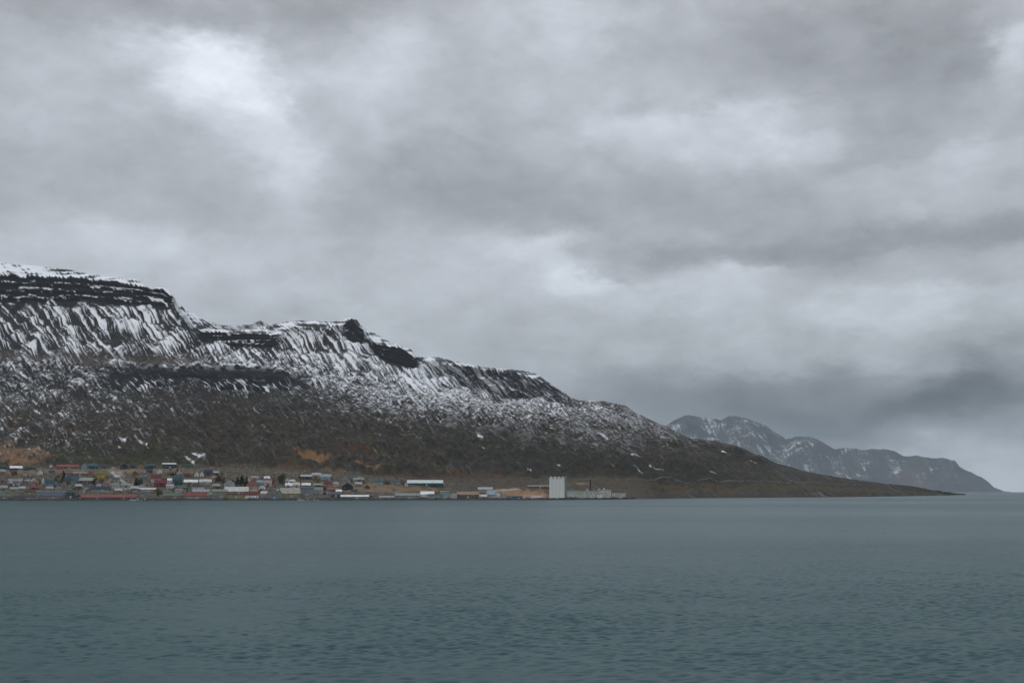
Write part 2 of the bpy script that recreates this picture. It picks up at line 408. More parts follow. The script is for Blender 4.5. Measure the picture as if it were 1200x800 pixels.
for q in ([(740,533.3),(746,535),(751,537)], [(761,542),(769,545),(777,547)], [(743,549),(753,553)], [(717,548.6),(720,549.6)], [(846,530),(856,534)], [(832,552),(840,555)], [(652,541.5),(657,543)],
          [(606,542),(609,543)], [(664,548),(668,549.5)], [(700,507),(712,511)], [(618,549.5),(622,551)], [(690,519),(700,523)], [(560,508),(566,511)], [(438,505),(446,509)], [(880,541),(887,543.5)], [(560,520),(568,523)]):
    snow = np.clip(snow + .55 * along(q, .62) * (.8 + .4 * st_fine), 0, 1)
snow *= 1 - town
rocky = np.clip(sstep(YP, 500, 430) + cliff, 0, 1)

def col(*c): return np.array(c, float)[None, None]
def lay(base, c, m): return base * (1 - m[..., None]) + np.array(c, float)[None, None] * m[..., None]
alb = np.zeros(XP.shape + (3,)) + col(.048, .041, .033)
alb = lay(alb, (.032, .031, .026), sstep(patch, -.3, 1.2) * .8)                       # dark wet heath
alb = lay(alb, (.062, .040, .027), sstep(fbm(XP / 26, YP / 9, 4, 71), .1, 1.4) * .45)   # red-brown heather
alb = lay(alb, (.050, .052, .025), sstep(fbm(XP / 30, YP / 10, 4, 81), .3, 1.4) * .7 * sstep(YP, 480, 520))   # moss
grey = sstep(st_long * .6 + st_fine * .6, .2, 1.5)
alb = lay(alb, (.125, .118, .112), grey * .7 * (1 - town))
alb = alb * (1 + .22 * np.clip(st_fine + .7 * speck, -2, 2))[..., None]                          # pale scree in the runnels
alb = lay(alb, (.048, .051, .056), rocky * .65)
alb = lay(alb, (.022, .024, .028), cliff * (.75 + .2 * np.clip(strata, -1, 1)))
bench = np.exp(-((YP - (416 + .03 * XP)) / 5.5) ** 2) * (1 - sstep(XP, 190, 300))
alb = lay(alb, (.115, .092, .078), np.clip(bench * (.6 + .35 * speck), 0, .9))
snow *= 1 - .55 * np.clip(bench, 0, 1) * sstep(speck, -1, .6)
# grassy and scree patches seen on the lower slope
def blot(x, y, sx, sy, c, a, tilt=0.12):
    global alb
    dx = XP - x; dy = YP - y - tilt * dx
    m = np.exp(-(dx / sx) ** 2 - (dy / sy) ** 2) * (1 + .5 * fbm(XP / 9, YP / 4, 3, int(x) % 50))
    alb = lay(alb, c, np.clip(sstep(m, .2, .8) * a, 0, 1))
OCH = (.24, .135, .062); TAN = (.17, .125, .08); RED = (.085, .042, .026); GRN = (.040, .050, .024)
blot(12, 530, 38, 9, (.20, .125, .08), .95, .05); blot(24, 540, 26, 7, (.22, .13, .068), .9, .1); blot(50, 531, 16, 4, OCH, .7)
blot(367, 532, 22, 5.2, OCH, .95); blot(433, 546, 17, 3.4, OCH, .85); blot(392, 553, 18, 3, OCH, .6); blot(420, 526, 25, 4, RED, .5)
blot(335, 548, 30, 7, RED, .85); blot(298, 552, 24, 4, RED, .6); blot(350, 541, 24, 4, GRN, .9, .3); blot(300, 541, 26, 5, GRN, .7, .3)
blot(190, 540, 60, 8, GRN, .7); blot(105, 536, 40, 10, GRN, .6); blot(260, 545, 24, 5, (.07, .05, .033), .7)
blot(500, 558, 40, 3, RED, .6); blot(540, 556, 30, 3, (.11, .06, .03), .5); blot(580, 557, 22, 2.2, (.13, .07, .03), .6)
blot(640, 535, 130, 26, (.030, .030, .021), .75, .15); blot(780, 550, 110, 16, (.030, .029, .020), .7, .12); blot(700, 556, 50, 6, (.045, .043, .027), .6); blot(760, 568, 60, 5, (.07, .053, .03), .7)
blot(840, 573, 90, 5, (.085, .066, .035), .8, .0); blot(930, 571, 60, 3.5, (.075, .062, .034), .8, .06); blot(1000, 574, 60, 3, (.085, .06, .035), .7, .05)
blot(655, 468, 18, 12, (.022, .022, .025), .8, .6)
# the built-up foot of the slope
tg = fbm(XP / 9, YP / 2.6, 4, 91)
tcol = lay(np.zeros_like(alb) + col(.13, .108, .08), (.095, .088, .06), sstep(tg, -.2, 1.0))
tcol = lay(tcol, (.15, .135, .115), sstep(fbm(XP / 6, YP / 1.8, 3, 95), .6, 1.6) * .7)
tcol = lay(tcol, (.045, .05, .028), sstep(fbm(XP / 7, YP / 2.2, 3, 97), .5, 1.5) * .8)
tcol = lay(tcol, (.055, .045, .032), sstep(XP, 440, 520) * .35)
yard = perlin(XP / 3.2, YP / 1.1, 101) * .6 + perlin(XP / 1.7, YP / .7, 102) * .7
tcol = lay(tcol, (.030, .034, .022), sstep(yard, .35, 1.1) * .8)
tcol = lay(tcol, (.27, .26, .245), sstep(perlin(XP / 3.6, YP / .8, 103) * .7 + perlin(XP / 1.9, YP / .6, 104) * .6, .75, 1.5) * .8 * (1 - sstep(XP, 430, 600)))
tcol = lay(tcol, (.085, .05, .035), sstep(perlin(XP / 5, YP / 1.4, 105), .5, 1.3) * .7)
alb = lay(alb * .74, np.array([0, 0, 0]), town) + .72 * tcol * town[..., None]
blot(30, 553, 60, 3, (.16, .12, .07), .7, 0); blot(180, 552, 60, 2.6, (.17, .12, .075), .8, 0); blot(95, 555, 30, 3, (.13, .085, .06), .7, 0)
blot(136, 552, 12, 5, (.25, .22, .2), .7, .5); blot(137, 558, 9, 2.6, (.5, .48, .46), .7, .75); blot(150, 570, 22, 6, (.22, .21, .19), .7, 0)
blot(440, 571, 40, 5, (.16, .11, .065), .8, .05); blot(480, 573, 50, 2.5, (.17, .105, .055), .8, 0); blot(500, 566.5, 40, 1.6, (.10, .085, .05), .7, 0)
blot(610, 578, 36, 5.5, (.21, .13, .075), 1, .03); blot(625, 581, 20, 2.8, (.27, .17, .13), .9, 0); blot(590, 574, 22, 1.6, (.30, .25, .19), .8, -.1)
blot(630, 572.5, 16, 1.5, (.10, .06, .035), .9, -.05); blot(640, 569.6, 26, 1.2, (.19, .17, .15), .7, -.06)
blot(668, 566, 22, 2.6, (.10, .065, .042), .8, .05); blot(683, 566.5, 8, 1.6, (.19, .15, .10), .7, .1)
# wet dark rocks at the waterline
wl = np.clip(1 - (SEG - 1.0) / .028, 0, 1)
alb = lay(alb, (.02, .02, .02), sstep(wl, .0, .5))

# relief: runnels, humps, ledges
steep = np.clip(1 - town, 0, 1)
px2m = YD / FOC
dz = -(talus * 3.2 * st_long + (1 - talus) * 1.0 * st_long + .6 * st_fine) * (1 - .7 * cliff) * steep * sstep(SEG, 1.1, 2.0) * (1 - .8 * plateau) * np.clip(px2m / 2.0, .5, 1.6)
dz += (6.0 * patch + .5 * speck) * (1 - .85 * cliff) * steep * sstep(SEG, 1.4, 2.2) * (1 - plateau * .75) * np.clip((579 - ridge) / 80, .1, 1)
saw = lambda t, n: (np.floor(t * n) + sstep(t * n - np.floor(t * n), .55, .95)) / n - t
dz += cu * saw(np.clip(su + .05, 0, 1), 4) * 26 + clf * saw(np.clip(sl + vary * .8, 0, 1), 3) * 20
dz += town * sstep(SEG, 1.03, 1.2) * .5 * tg
Z = Z + dz
Z = np.where(SEG < 1.0, np.minimum(Z, -.2), Z)
# the far side of the ridge falls away behind the skyline
back, bs, ba = [], [], []
for k, (dd, drop) in enumerate([(30, -1), (90, -8), (220, -34), (450, -90), (800, -190), (1400, -420), (2200, -800)]):
    t = 1.0 + dd / Y[-1]
    zb = CAM_H + (Z[-1] - CAM_H) * t + drop * np.clip(Z[-1] / 300, .02, 1)
    back.append(np.stack([X[-1] * t, Y[-1] * t, np.maximum(zb, -5)], -1)); bs.append(snow[-1]); ba.append(alb[-1])
P = np.concatenate([np.stack([X, Y, Z], -1), np.stack(back)])
TERR = dict(px=pxs, yp=YP, X=X, Y=Y, Z=Z)
me = grid_mesh('mountain', P, {'albedo': np.concatenate([alb, np.stack(ba)]), 'snow': np.concatenate([snow, np.stack(bs)])})
mountain = link('mountain', me, ground_material('heath_rock_and_snow'))
tag(mountain, 'near mountainside with snow streaks, dark cliffs and brown heath', 'mountain', kind='structure')

def ground(px, py):
    """point of the terrain seen at this place on the slope"""
    c = int(np.clip(round((px - pxs[0]) / DX), 0, len(pxs) - 1))
    col_y = YP[5:, c][::-1]
    t = np.interp(py, col_y, np.arange(len(col_y))[::-1]) + 5
    i = int(t); i = min(i, YP.shape[0] - 2); f = t - i
    g = lambda A: float(A[i, c] * (1 - f) + A[i + 1, c] * f)
    return Vector((g(X), g(Y), g(Z)))

# ------------------------------------------------------------------ distant ranges
def far_range(name, label, rd, base, depth0, depth1, x0, x1, snowfn, seed, dx=1.2, rows=110, rough=90, low=0):
    px = np.arange(x0, x1, dx)
    r = lines(px, rd); r = r + .5 * fbm(px / 14, px * 0 + seed, 4, seed) * np.clip((base - r) / 20, 0, 1)
    b = np.full_like(px, base)
    r = np.minimum(r, b - .05)
    t = np.linspace(0, 1, rows)[:, None]
    yp = b * (1 - t) + r * t
    e = fbm(px[None] / 40 + 0 * t, yp / 30, 3, seed + 2)
    yd = lines(px, depth0)[None] * (1 - t ** .8) + lines(px, depth1)[None] * t ** .8
    xp = np.broadcast_to(px, yp.shape)
    x, y, z = point(xp, yp, yd)
    s = xp - (yp - 500) * .5 + 2 * e
    st = perlin(s / 4, yp / 40, seed + 4) * .8 + perlin(s / 2, yp / 12, seed + 5) * .6
    z = z + rough * (1.1 * e - .15 * st) * sstep(t, 0.02, .2) * (1 - .6 * sstep(t, .9, 1)) * np.clip((b - r) / 60, .05, 1)
    z[0] = low - 4
    cov = snowfn(xp, yp, t + 0 * xp)
    strat = perlin(xp / 20, (yp - r) / 2.0, seed + 8)
    sn = smask(.45 * st + .5 * strat + .6 * perlin(xp / 1.9, yp / 1.4, seed + 9) + .6 * fbm(xp / 22, yp / 10, 3, seed + 11), cov - .08, 1.5) * .62
    al = np.zeros(xp.shape + (3,)) + col(.05, .045, .042)
    al = lay(al, (.085, .066, .05), sstep(e, -.2, 1) * (1 - t) ** .7)
    al = lay(al, (.03, .032, .036), sstep(strat, .2, 1.2) * sstep(t, .5, .9))
    back = [np.stack([x[-1] * k, y[-1] * k, (CAM_H + (z[-1] - CAM_H) * k) * q], -1) for k, q in ((1.02, .98), (1.06, .9), (1.15, .6), (1.25, 0))]
    P = np.concatenate([np.stack([x, y, z], -1), np.stack(back)])
    me = grid_mesh(name, P, {'albedo': np.concatenate([al, np.stack([al[-1]] * 4)]), 'snow': np.concatenate([sn, np.stack([sn[-1]] * 4)])})
    o = link(name, me, ground_material(name + '_ground', 2.0, 0.02))
    tag(o, label, 'mountain', kind='structure')
    return o

FAR = [(640,500),(700,505),(740,503),(780,497.5),(790,492),(805,488),(817,487),(835,489.5),(846,491),(854,489),(866,487.5),(878,490),(886,494),(897,499),(905,504.5),(920,513),(932,510.5),
 (947,511.5),(956,515),(966,520.5),(978,523.5),(989,523),(1000,526),(1008,528),(1022,526.5),(1040,527.5),(1050,529),(1062,533),(1085,536.5),(1100,537.5),(1110,538.5),(1119,540),(1124,546),(1139,552.5),
 (1150,558.5),(1158,564),(1165,570.5),(1177,575.5),(1190,576.2)]
far_range('distant_mountain', 'hazy blue grey headland with snow dusted crags beyond the near slope', FAR, 577.3,
          [(600, 26000), (900, 28000), (1200, 30000)], [(600, 29000), (900, 31000), (1200, 32500)], 640, 1186,
          lambda x, y, t: np.interp(x, [700, 900, 1000, 1100, 1180], [.40, .38, .26, .10, .0]) * sstep(t, .12, .5), 130)
NOTCH = [(190,395),(215,372),(240,377),(258,380.5),(275,381.5),(288,380.5),(297,379.5),(301,377),(305,375.8),(309,377.2),(314,380),(330,383),(360,392)]
far_range('snowy_peak', 'pale snowfield and knob showing in the notch behind the ridge', NOTCH, 400,
          [(100, 4200), (400, 4200)], [(100, 4700), (400, 4700)], 195, 360,
          lambda x, y, t: .80 - .75 * np.exp(-((x - 305) / 5) ** 2 - ((y - 377.5) / 2.4) ** 2), 160, 0.9, 60, 12, 480)
# ------------------------------------------------------------------ water
WROUGH = 0.345
WAVE_H = 1.0
WAVE_LO, WAVE_HI = 0.35, 0.62
m, nt, p = new_mat('fjord_water')
co = nt.n.new('ShaderNodeTexCoord').outputs['Object']
mp = nt.n.new('ShaderNodeMapping'); nt.l.new(co, mp.inputs['Vector']); mp.inputs['Scale'].default_value = (0.55, 1.0, 1.0)
mp.inputs['Rotation'].default_value = (0, 0, R(8))
wv = mp.outputs[0]
# every wavelet tilts the surface: slopes are read straight from noise, at all distances alike
gust = nt.noise(co, 0.010, 5, 0.6)['Fac']
w1 = nt.noise(wv, 1.0, 3, 0.6)['Color']
w2 = nt.noise(wv, 0.11, 3, 0.55)['Color']
sl = nt.vmath('ADD', nt.vmath('SUBTRACT', w1, (.5, .5, .5)), nt.vmath('MULTIPLY', nt.vmath('SUBTRACT', w2, (.5, .5, .5)), (.45, .45, .45)))
amp = nt.rng(gust, 0.3, 0.7, WAVE_LO, WAVE_HI)
sv = nt.n.new('ShaderNodeVectorMath'); sv.operation = 'SCALE'; nt.l.new(sl, sv.inputs[0]); nt.l.new(amp, sv.inputs['Scale'])
sx_, sy_, _z = nt.sep(sv.outputs[0])[:3]
nt.l.new(nt.vmath('NORMALIZE', nt.comb(nt.math('MULTIPLY', sx_, .7), sy_, 1.0)), p.inputs['Normal'])
p.inputs['Base Color'].default_value = (0.002, 0.046, 0.050, 1)
p.inputs['IOR'].default_value = 1.33
lm = nt.n.new('ShaderNodeMapping'); nt.l.new(co, lm.inputs['Vector']); lm.inputs['Scale'].default_value = (0.0007, 0.0022, 1.0)
lane = nt.noise(lm.outputs[0], 1.0, 5, 0.6)['Fac']
nt.l.new(nt.rng(lane, 0.35, 0.68, WROUGH * 1.12, WROUGH * .72), p.inputs['Roughness'])
# the sheet: fine rows of real wavelets near the shore we look from, coarse rows out to the horizon
ax_ = np.concatenate([[-40, -9, -3, -1.3, -.8, -.62], np.linspace(-.54, .54, 1150), [.62, .8, 1.3, 3, 9, 40]])
ry_ = [-3000., -300., 0., 30., 50.]
yy_ = 60.0
while yy_ < 45000:
    ry_.append(yy_); yy_ += max(.15, min(yy_ * .0018, 1.2)) if yy_ < 520 else yy_ * .12
ry_ = np.array(ry_ + [45000.])
gy = np.repeat(ry_[:, None], len(ax_), 1); gx = ax_[None] * np.maximum(gy, 60)
gu = np.clip(.95 + .18 * fbm(gx / 30, gy / 16, 3, 205), .3, 1.5)
ru = gx * .97 + gy * .22; rv = gy * .97 - gx * .22
hz_ = WAVE_H * (.042 * perlin(ru / 1.15, rv / .50, 201) * (1 - sstep(gy, 120, 240)) + .034 * perlin(ru / 1.8, rv / .75, 202) + .014 * perlin(ru / 4.6, rv / 1.9, 203)) * gu
hz_ *= (1 - sstep(gy, 330, 510)) * sstep(gy, 55, 62) * (np.abs(gx / np.maximum(gy, 60)) < .56)
water = link('water', grid_mesh('water', np.stack([gx, gy, hz_], -1)), m)
tag(water, 'calm dark teal fjord with small wind ripples', 'water', kind='structure')

# ------------------------------------------------------------------ haze
bm = bmesh.new(); bmesh.ops.create_cube(bm, size=1.0)
hm = bpy.data.meshes.new('haze'); bm.to_mesh(hm); bm.free()
haze = link('haze', hm)
haze.scale = (92000, 56000, 2900); haze.location = (0, 23000, 1430)
m = bpy.data.materials.new('haze_air'); m.use_nodes = True
t = m.node_tree; t.nodes.clear()
o_ = t.nodes.new('ShaderNodeOutputMaterial'); v_ = t.nodes.new('ShaderNodeVolumePrincipled')
v_.inputs['Color'].default_value = (0.74, 0.88, 1.0, 1)
v_.inputs['Density'].default_value = 1.15e-5
v_.inputs['Anisotropy'].default_value = 0.0
t.links.new(v_.outputs[0], o_.inputs['Volume'])
hm.materials.append(m)
tag(haze, 'thin cold haze over the fjord', 'haze', kind='stuff')
# ------------------------------------------------------------------ town: builders
MATS = {}
def paint(key, c, rough=0.7, var=0.30, scale=0.35, metal=0.0):
    if key in MATS: return MATS[key]
    m, nt, p = new_mat(key)
    co = nt.n.new('ShaderNodeTexCoord').outputs['Object']
    st = nt.n.new('ShaderNodeMapping'); nt.l.new(co, st.inputs['Vector']); st.inputs['Scale'].default_value = (1, 1, .3)
    n = nt.noise(st.outputs[0], scale, 6, .72)['Fac']
    s = nt.n.new('ShaderNodeVectorMath'); s.operation = 'SCALE'; s.inputs[0].default_value = c
    nt.l.new(nt.rng(n, .3, .7, 1 - var * 1.6, 1 + var), s.inputs['Scale'])
    nt.l.new(s.outputs[0], p.inputs['Base Color'])
    p.inputs['Roughness'].default_value = rough; p.inputs['Metallic'].default_value = metal
    p.inputs['Specular IOR Level'].default_value = .3
    MATS[key] = m
    return m
PAL = {
 'white': (.58, .59, .60), 'offwhite': (.40, .395, .375), 'cream': (.26, .245, .20), 'pale_grey': (.29, .30, .31), 'grey': (.22, .23, .235), 'slate': (.07, .075, .085),
 'dark': (.030, .031, .033), 'black_green': (.022, .034, .030), 'red': (.16, .034, .036), 'dark_red': (.10, .020, .024), 'orange_red': (.19, .058, .048), 'rust': (.17, .075, .045),
 'brown': (.095, .06, .04), 'tan': (.20, .155, .115), 'yellow': (.33, .25, .045), 'ochre': (.24, .19, .09), 'olive': (.12, .11, .05), 'teal': (.035, .085, .088), 'dark_teal': (.022, .058, .066),
 'blue': (.045, .075, .115), 'navy': (.018, .021, .048), 'blue_grey': (.15, .19, .22), 'green': (.065, .11, .085), 'pale_green': (.18, .215, .19), 'sage': (.17, .19, .15), 'pink': (.26, .19, .175),
 'concrete': (.42, .43, .42), 'snow_roof': (.60, .62, .64), 'pale_blue': (.19, .25, .285), 'lime_green': (.16, .22, .10), 'aqua': (.21, .29, .28), 'steel': (.34, .35, .36), 'aqua_white': (.46, .53, .53), 'bark': (.045, .035, .028)}
def C(k): return paint(k + '_paint', PAL[k])
GLASS, gnt, gp = new_mat('window_glass')
gp.inputs['Base Color'].default_value = (.018, .022, .026, 1); gp.inputs['Roughness'].default_value = .08
FRAME = paint('window_frame_white', (.62, .63, .63))

class Shape:
    """collects boxes, prisms and tubes into one mesh"""
    def __init__(s): s.v = []; s.f = []; s.mi = []
    def add(s, vs, fs, mi=0):
        o = len(s.v); s.v += [tuple(q) for q in vs]; s.f += [[i + o for i in f] for f in fs]; s.mi += [mi] * len(fs)
    def box(s, x0, x1, y0, y1, z0, z1, mi=0):
        s.add([(x0,y0,z0),(x1,y0,z0),(x1,y1,z0),(x0,y1,z0),(x0,y0,z1),(x1,y0,z1),(x1,y1,z1),(x0,y1,z1)],
              [(0,3,2,1),(4,5,6,7),(0,1,5,4),(1,2,6,5),(2,3,7,6),(3,0,4,7)], mi)
    def prism(s, poly, axis, a, b, mi=0):
        """closed polygon extruded along 'x' or 'y' (poly in the other axis and z)"""
        n = len(poly)
        if axis == 'x': vs = [(a, p, q) for p, q in poly] + [(b, p, q) for p, q in poly]
        else: vs = [(p, a, q) for p, q in poly] + [(p, b, q) for p, q in poly]
        s.add(vs, [list(range(n))[::-1], list(range(n, 2 * n))] + [(i, (i + 1) % n, n + (i + 1) % n, n + i) for i in range(n)], mi)
    def tube(s, x, y, z0, z1, r0, r1=None, n=12, mi=0):
        r1 = r0 if r1 is None else r1
        vs = [(x + r0 * math.cos(6.28319 * i / n), y + r0 * math.sin(6.28319 * i / n), z0) for i in range(n)] + \
             [(x + r1 * math.cos(6.28319 * i / n), y + r1 * math.sin(6.28319 * i / n), z1) for i in range(n)]
        s.add(vs, [list(range(n))[::-1], list(range(n, 2 * n))] + [(i, (i + 1) % n, n + (i + 1) % n, n + i) for i in range(n)], mi)
    def mesh(s, name, *mats):
        me = bpy.data.meshes.new(name); me.from_pydata(s.v, [], s.f)
        for m in mats: me.materials.append(m)
        me.polygons.foreach_set('material_index', s.mi)
        bm = bmesh.new(); bm.from_mesh(me); bmesh.ops.recalc_face_normals(bm, faces=bm.faces); bm.to_mesh(me); bm.free()
        return me
    def put(s, name, parent, *mats): return link(name, s.mesh(name, *mats), None, parent)

def root(name, label, cat, px, py, rot=0, group=None):
    o = bpy.data.objects.new(name, None); COL.objects.link(o)
    g = ground(px, py)
    o.location = g; o.rotation_euler = (0, 0, -math.atan2(g.x, g.y) + R(rot))
    o.empty_display_size = 2
    tag(o, label, cat, group)
    return o, g.y / FOC

_win = {}
def window_mesh(w, h):
    k = (round(w, 1), round(h, 1))
    if k not in _win:
        w, h = k; s = Shape(); f = .14
        s.box(-w/2, w/2, -.10, .12, 0, f); s.box(-w/2, w/2, -.10, .12, h - f, h)
        s.box(-w/2, -w/2 + f, -.10, .12, f, h - f); s.box(w/2 - f, w/2, -.10, .12, f, h - f); s.box(-.05, .05, -.09, .12, f, h - f)
        s.box(-w/2 + f, w/2 - f, -.04, .10, f, h - f, 1)
        _win[k] = s.mesh('window', FRAME, GLASS)
    return _win[k]

def building(name, cat, x0, x1, yt, yb, roof, rf, wall, roofc, label, n=3, rows=0, depth=None, rot=0, group=None, chimney=False, door=True, wsize=None):
    """x0..x1, yt..yb: the place it takes on the slope, turned into metres at its own distance"""
    if cat == 'house': yt -= .14 * (yb - yt)
    o, k = root(name, label, cat, (x0 + x1) / 2, yb, rot, group)
    W = (x1 - x0) * k; H = (yb - yt) * k
    D = depth or min(max(8.0, W * .7), 16.0)
    rh = H * rf; wh = H - rh; e = .45; th = .28
    s = Shape(); fnd = -3.0
    hw = W / 2
    if roof == 'gable':
        s.prism([(0, fnd), (D, fnd), (D, wh), (D/2, H - .05), (0, wh)], 'x', -hw, hw)
        r = Shape()
        sl = rh / (D/2)
        r.prism([(-e, wh - e*sl), (D/2, H), (D/2, H + th), (-e, wh - e*sl + th)], 'x', -hw - e, hw + e)
        r.prism([(D/2, H), (D + e, wh - e*sl), (D + e, wh - e*sl + th), (D/2, H + th)], 'x', -hw - e, hw + e)
    elif roof == 'front':
        s.prism([(-hw, fnd), (hw, fnd), (hw, wh), (0, H - .05), (-hw, wh)], 'y', 0, D)
        r = Shape(); sl = rh / hw
        r.prism([(-hw - e, wh - e*sl), (0, H), (0, H + th), (-hw - e, wh - e*sl + th)], 'y', -e, D + e)
        r.prism([(0, H), (hw + e, wh - e*sl), (hw + e, wh - e*sl + th), (0, H + th)], 'y', -e, D + e)
    elif roof == 'shed':
        s.prism([(0, fnd), (D, fnd), (D, H - .05), (0, wh)], 'x', -hw, hw)
        r = Shape(); sl = rh / D
        r.prism([(-e, wh - e*sl + .02), (D + e, H + e*sl), (D + e, H + e*sl + th), (-e, wh - e*sl + th)], 'x', -hw - e, hw + e)
    elif roof == 'hip':
        s.box(-hw, hw, 0, D, fnd, wh)
        r = Shape(); q = min(hw * .75, D / 2)
        r.add([(-hw - e, -e, wh), (hw + e, -e, wh), (hw + e, D + e, wh), (-hw - e, D + e, wh), (-hw + q, D/2, H), (hw - q, D/2, H),
               (-hw - e, -e, wh + .01), (hw + e, -e, wh + .01)][:6], [(0, 3, 2, 1), (0, 1, 5, 4), (1, 2, 5), (2, 3, 4, 5), (3, 0, 4)])
    else:
        s.box(-hw, hw, 0, D, fnd, wh)
        r = Shape(); r.box(-hw - e, hw + e, -e, D + e, wh + .003, max(H, wh + .3))
    s.put('wall', o, C(wall)); rr = r.put('roof', o, C(roofc))
    if chimney:
        c = Shape(); cx = hw * .4 * (1 if int(x0) % 2 else -1); yy = D * .5 if roof != 'front' else D * .6
        c.box(cx - .45, cx + .45, yy - .45, yy + .45, wh, H + 1.3); c.box(cx - .55, cx + .55, yy - .55, yy + .55, H + 1.303, H + 1.5)
        c.put('chimney', rr, C('grey'))
    rows = rows or max(1, int(wh / 2.9)); ww = wsize or (1.5 if wh < 12 else 2.2)
    hh = min(1.4, wh * .5)
    if n:
        dcol = n // 2 if door else -1
        for j in range(rows):
            for i in range(n):
                xx = (-hw + W * (i + .5) / n); zz = wh * (j + .5) / rows - hh * .4
                if j == 0 and i == dcol: continue
                q = link('window', window_mesh(min(ww, W / n * .7), hh), None, o); q.location = (xx, 0, zz)
        if door:
            xx = -hw + W * (dcol + .5) / n; dd = Shape()
            dw, dh = (.55, 2.1) if cat == 'house' else (1.7, min(3.6, wh * .8))
            dd.box(-dw, dw, -.08, .10, 0, dh); q = dd.put('door', o, C('dark' if cat == 'house' else 'steel')); q.location = (xx, 0, .02)
    return o
B = building

# ------------------------------------------------------------------ town: the buildings, from the left edge to the silo
# upper street
B('house','house',-2,9,546.4,550.2,'gable',.4,'dark_teal','black_green','dark teal low house at the left end of the top street',4,1)
B('house','house',12,25,546.3,550.6,'gable',.5,'dark','snow_roof','long low dark house with a bright white roof in the top street',5,1)
B('house','house',29,41,546.6,551,'hip',.45,'dark_teal','black_green','dark green hip roofed house right of the white roofed house in the top street',4,1)
B('garage','garage',43,49,548,550.6,'flat',.2,'pale_grey','pale_grey','pale flat garage in the top street between dark houses',2,1)
B('shed','shed',58,61,544,546.5,'gable',.4,'white','pale_grey','tiny white shed alone above the top street',1,1,door=False)
B('terraced_house','terrace',67,91,544.2,549.2,'gable',.5,'rust','orange_red','long low terrace with orange red roof in the top street',8,1,depth=11)
B('house','house',95,101.5,543.8,549.6,'front',.35,'aqua','pale_grey','pale aqua gabled house right of the orange red terrace',2,2,chimney=True)
B('house','house',103,113.5,543.6,549.2,'gable',.4,'dark_teal','teal','dark teal two storey house right of the pale aqua house',3,2,chimney=True)
B('house','house',115.5,129,544.6,549.4,'gable',.45,'olive','dark','dark olive long house with yellowish front in the top street',5,1)
B('house','house',141.5,149.5,543.2,549.4,'front',.42,'dark','offwhite','dark house with pale edged front gable in the top street',2,1)
B('house','house',152,160,544.4,549.0,'gable',.45,'dark_teal','dark','small dark teal house right of the pale edged gable',3,1)
B('house','house',161.5,168,544.0,549.0,'front',.4,'ochre','dark','ochre front gabled house among dark ones in the top street',2,1)
B('house','house',170,181.5,544.2,549.0,'gable',.45,'black_green','dark_teal','long blackish green house left of the white striped hall roof',4,1)
B('community_hall','hall',191,206,542.2,548.4,'shed',.22,'black_green','snow_roof','dark hall under a thin bright white roof at the right end of the top street',6,1)
B('house','house',214,226,543.8,548.6,'gable',.45,'olive','black_green','mossy olive house under the snow patch',4,1)
# second street
B('apartment_block','apartment block',10.5,26,560.6,565.4,'flat',.10,'white','offwhite','white flat roofed block with a strip of dark windows near the left edge',7,1,depth=12,door=False,wsize=2.0)
B('house','house',28.5,35,562.2,565.4,'gable',.4,'pale_grey','grey','small grey house right of the white flat block',3,1)
B('house','house',36.5,42,560.4,565,'front',.45,'white','blue','little white gable with a blue roof by the flat block',2,1)
B('house','house',43,48,562,566,'front',.45,'green','dark_red','little green gable with a dark red roof',2,1)
B('house','house',49,52,560.5,566.6,'front',.3,'white','white','narrow tall white gable left of the blue grey house',1,2,chimney=True)
B('house','house',52.5,62,563,571,'gable',.38,'blue_grey','dark_teal','blue grey house with a dark teal roof above the red roofed cottage',3,2,chimney=True)
B('house','house',63,67,563.2,569.6,'front',.4,'aqua','pale_green','pale aqua narrow gable beside dark trees',1,2)
B('terraced_house','terrace',70.5,84,553,557.6,'gable',.45,'rust','brown','rust brown terrace in the second street',5,1)
B('terraced_house','terrace',86,101,552.6,557.4,'gable',.45,'brown','tan','brown terrace with pale windows and tan roof left of the yellow house',7,1)
B('house','house',102.5,110,553.6,559.2,'front',.45,'tan','rust','tan front gabled house just left of the yellow house',2,1)
B('house','house',112.3,122.2,552.9,560.4,'gable',.36,'yellow','olive','bright yellow house under a dark olive roof',3,1,chimney=True)
B('house','house',76,84,558.6,566.4,'gable',.42,'green','dark_teal','mossy green house left of the blue house',3,2)
B('house','house',84,91.5,559,566.6,'gable',.5,'blue_grey','blue','blue roofed house beside the pale skewed roof',2,2,chimney=True)
B('hall','hall',91.8,108,559.6,566.8,'shed',.5,'brown','pale_green','brown hall under a large pale sloping roof below the brown terrace',4,1,depth=18,rot=-14)
B('house','house',126,132,560.6,564.4,'front',.45,'offwhite','rust','small off white gable below the white track',2,1)
B('house','house',132.5,140,560.2,565,'gable',.45,'pale_grey','slate','pale grey house with slate roof below the white track',3,1)
B('house','house',72,77,564.4,569.8,'front',.5,'pink','pink','pinkish steep gable left of the green house',1,1)
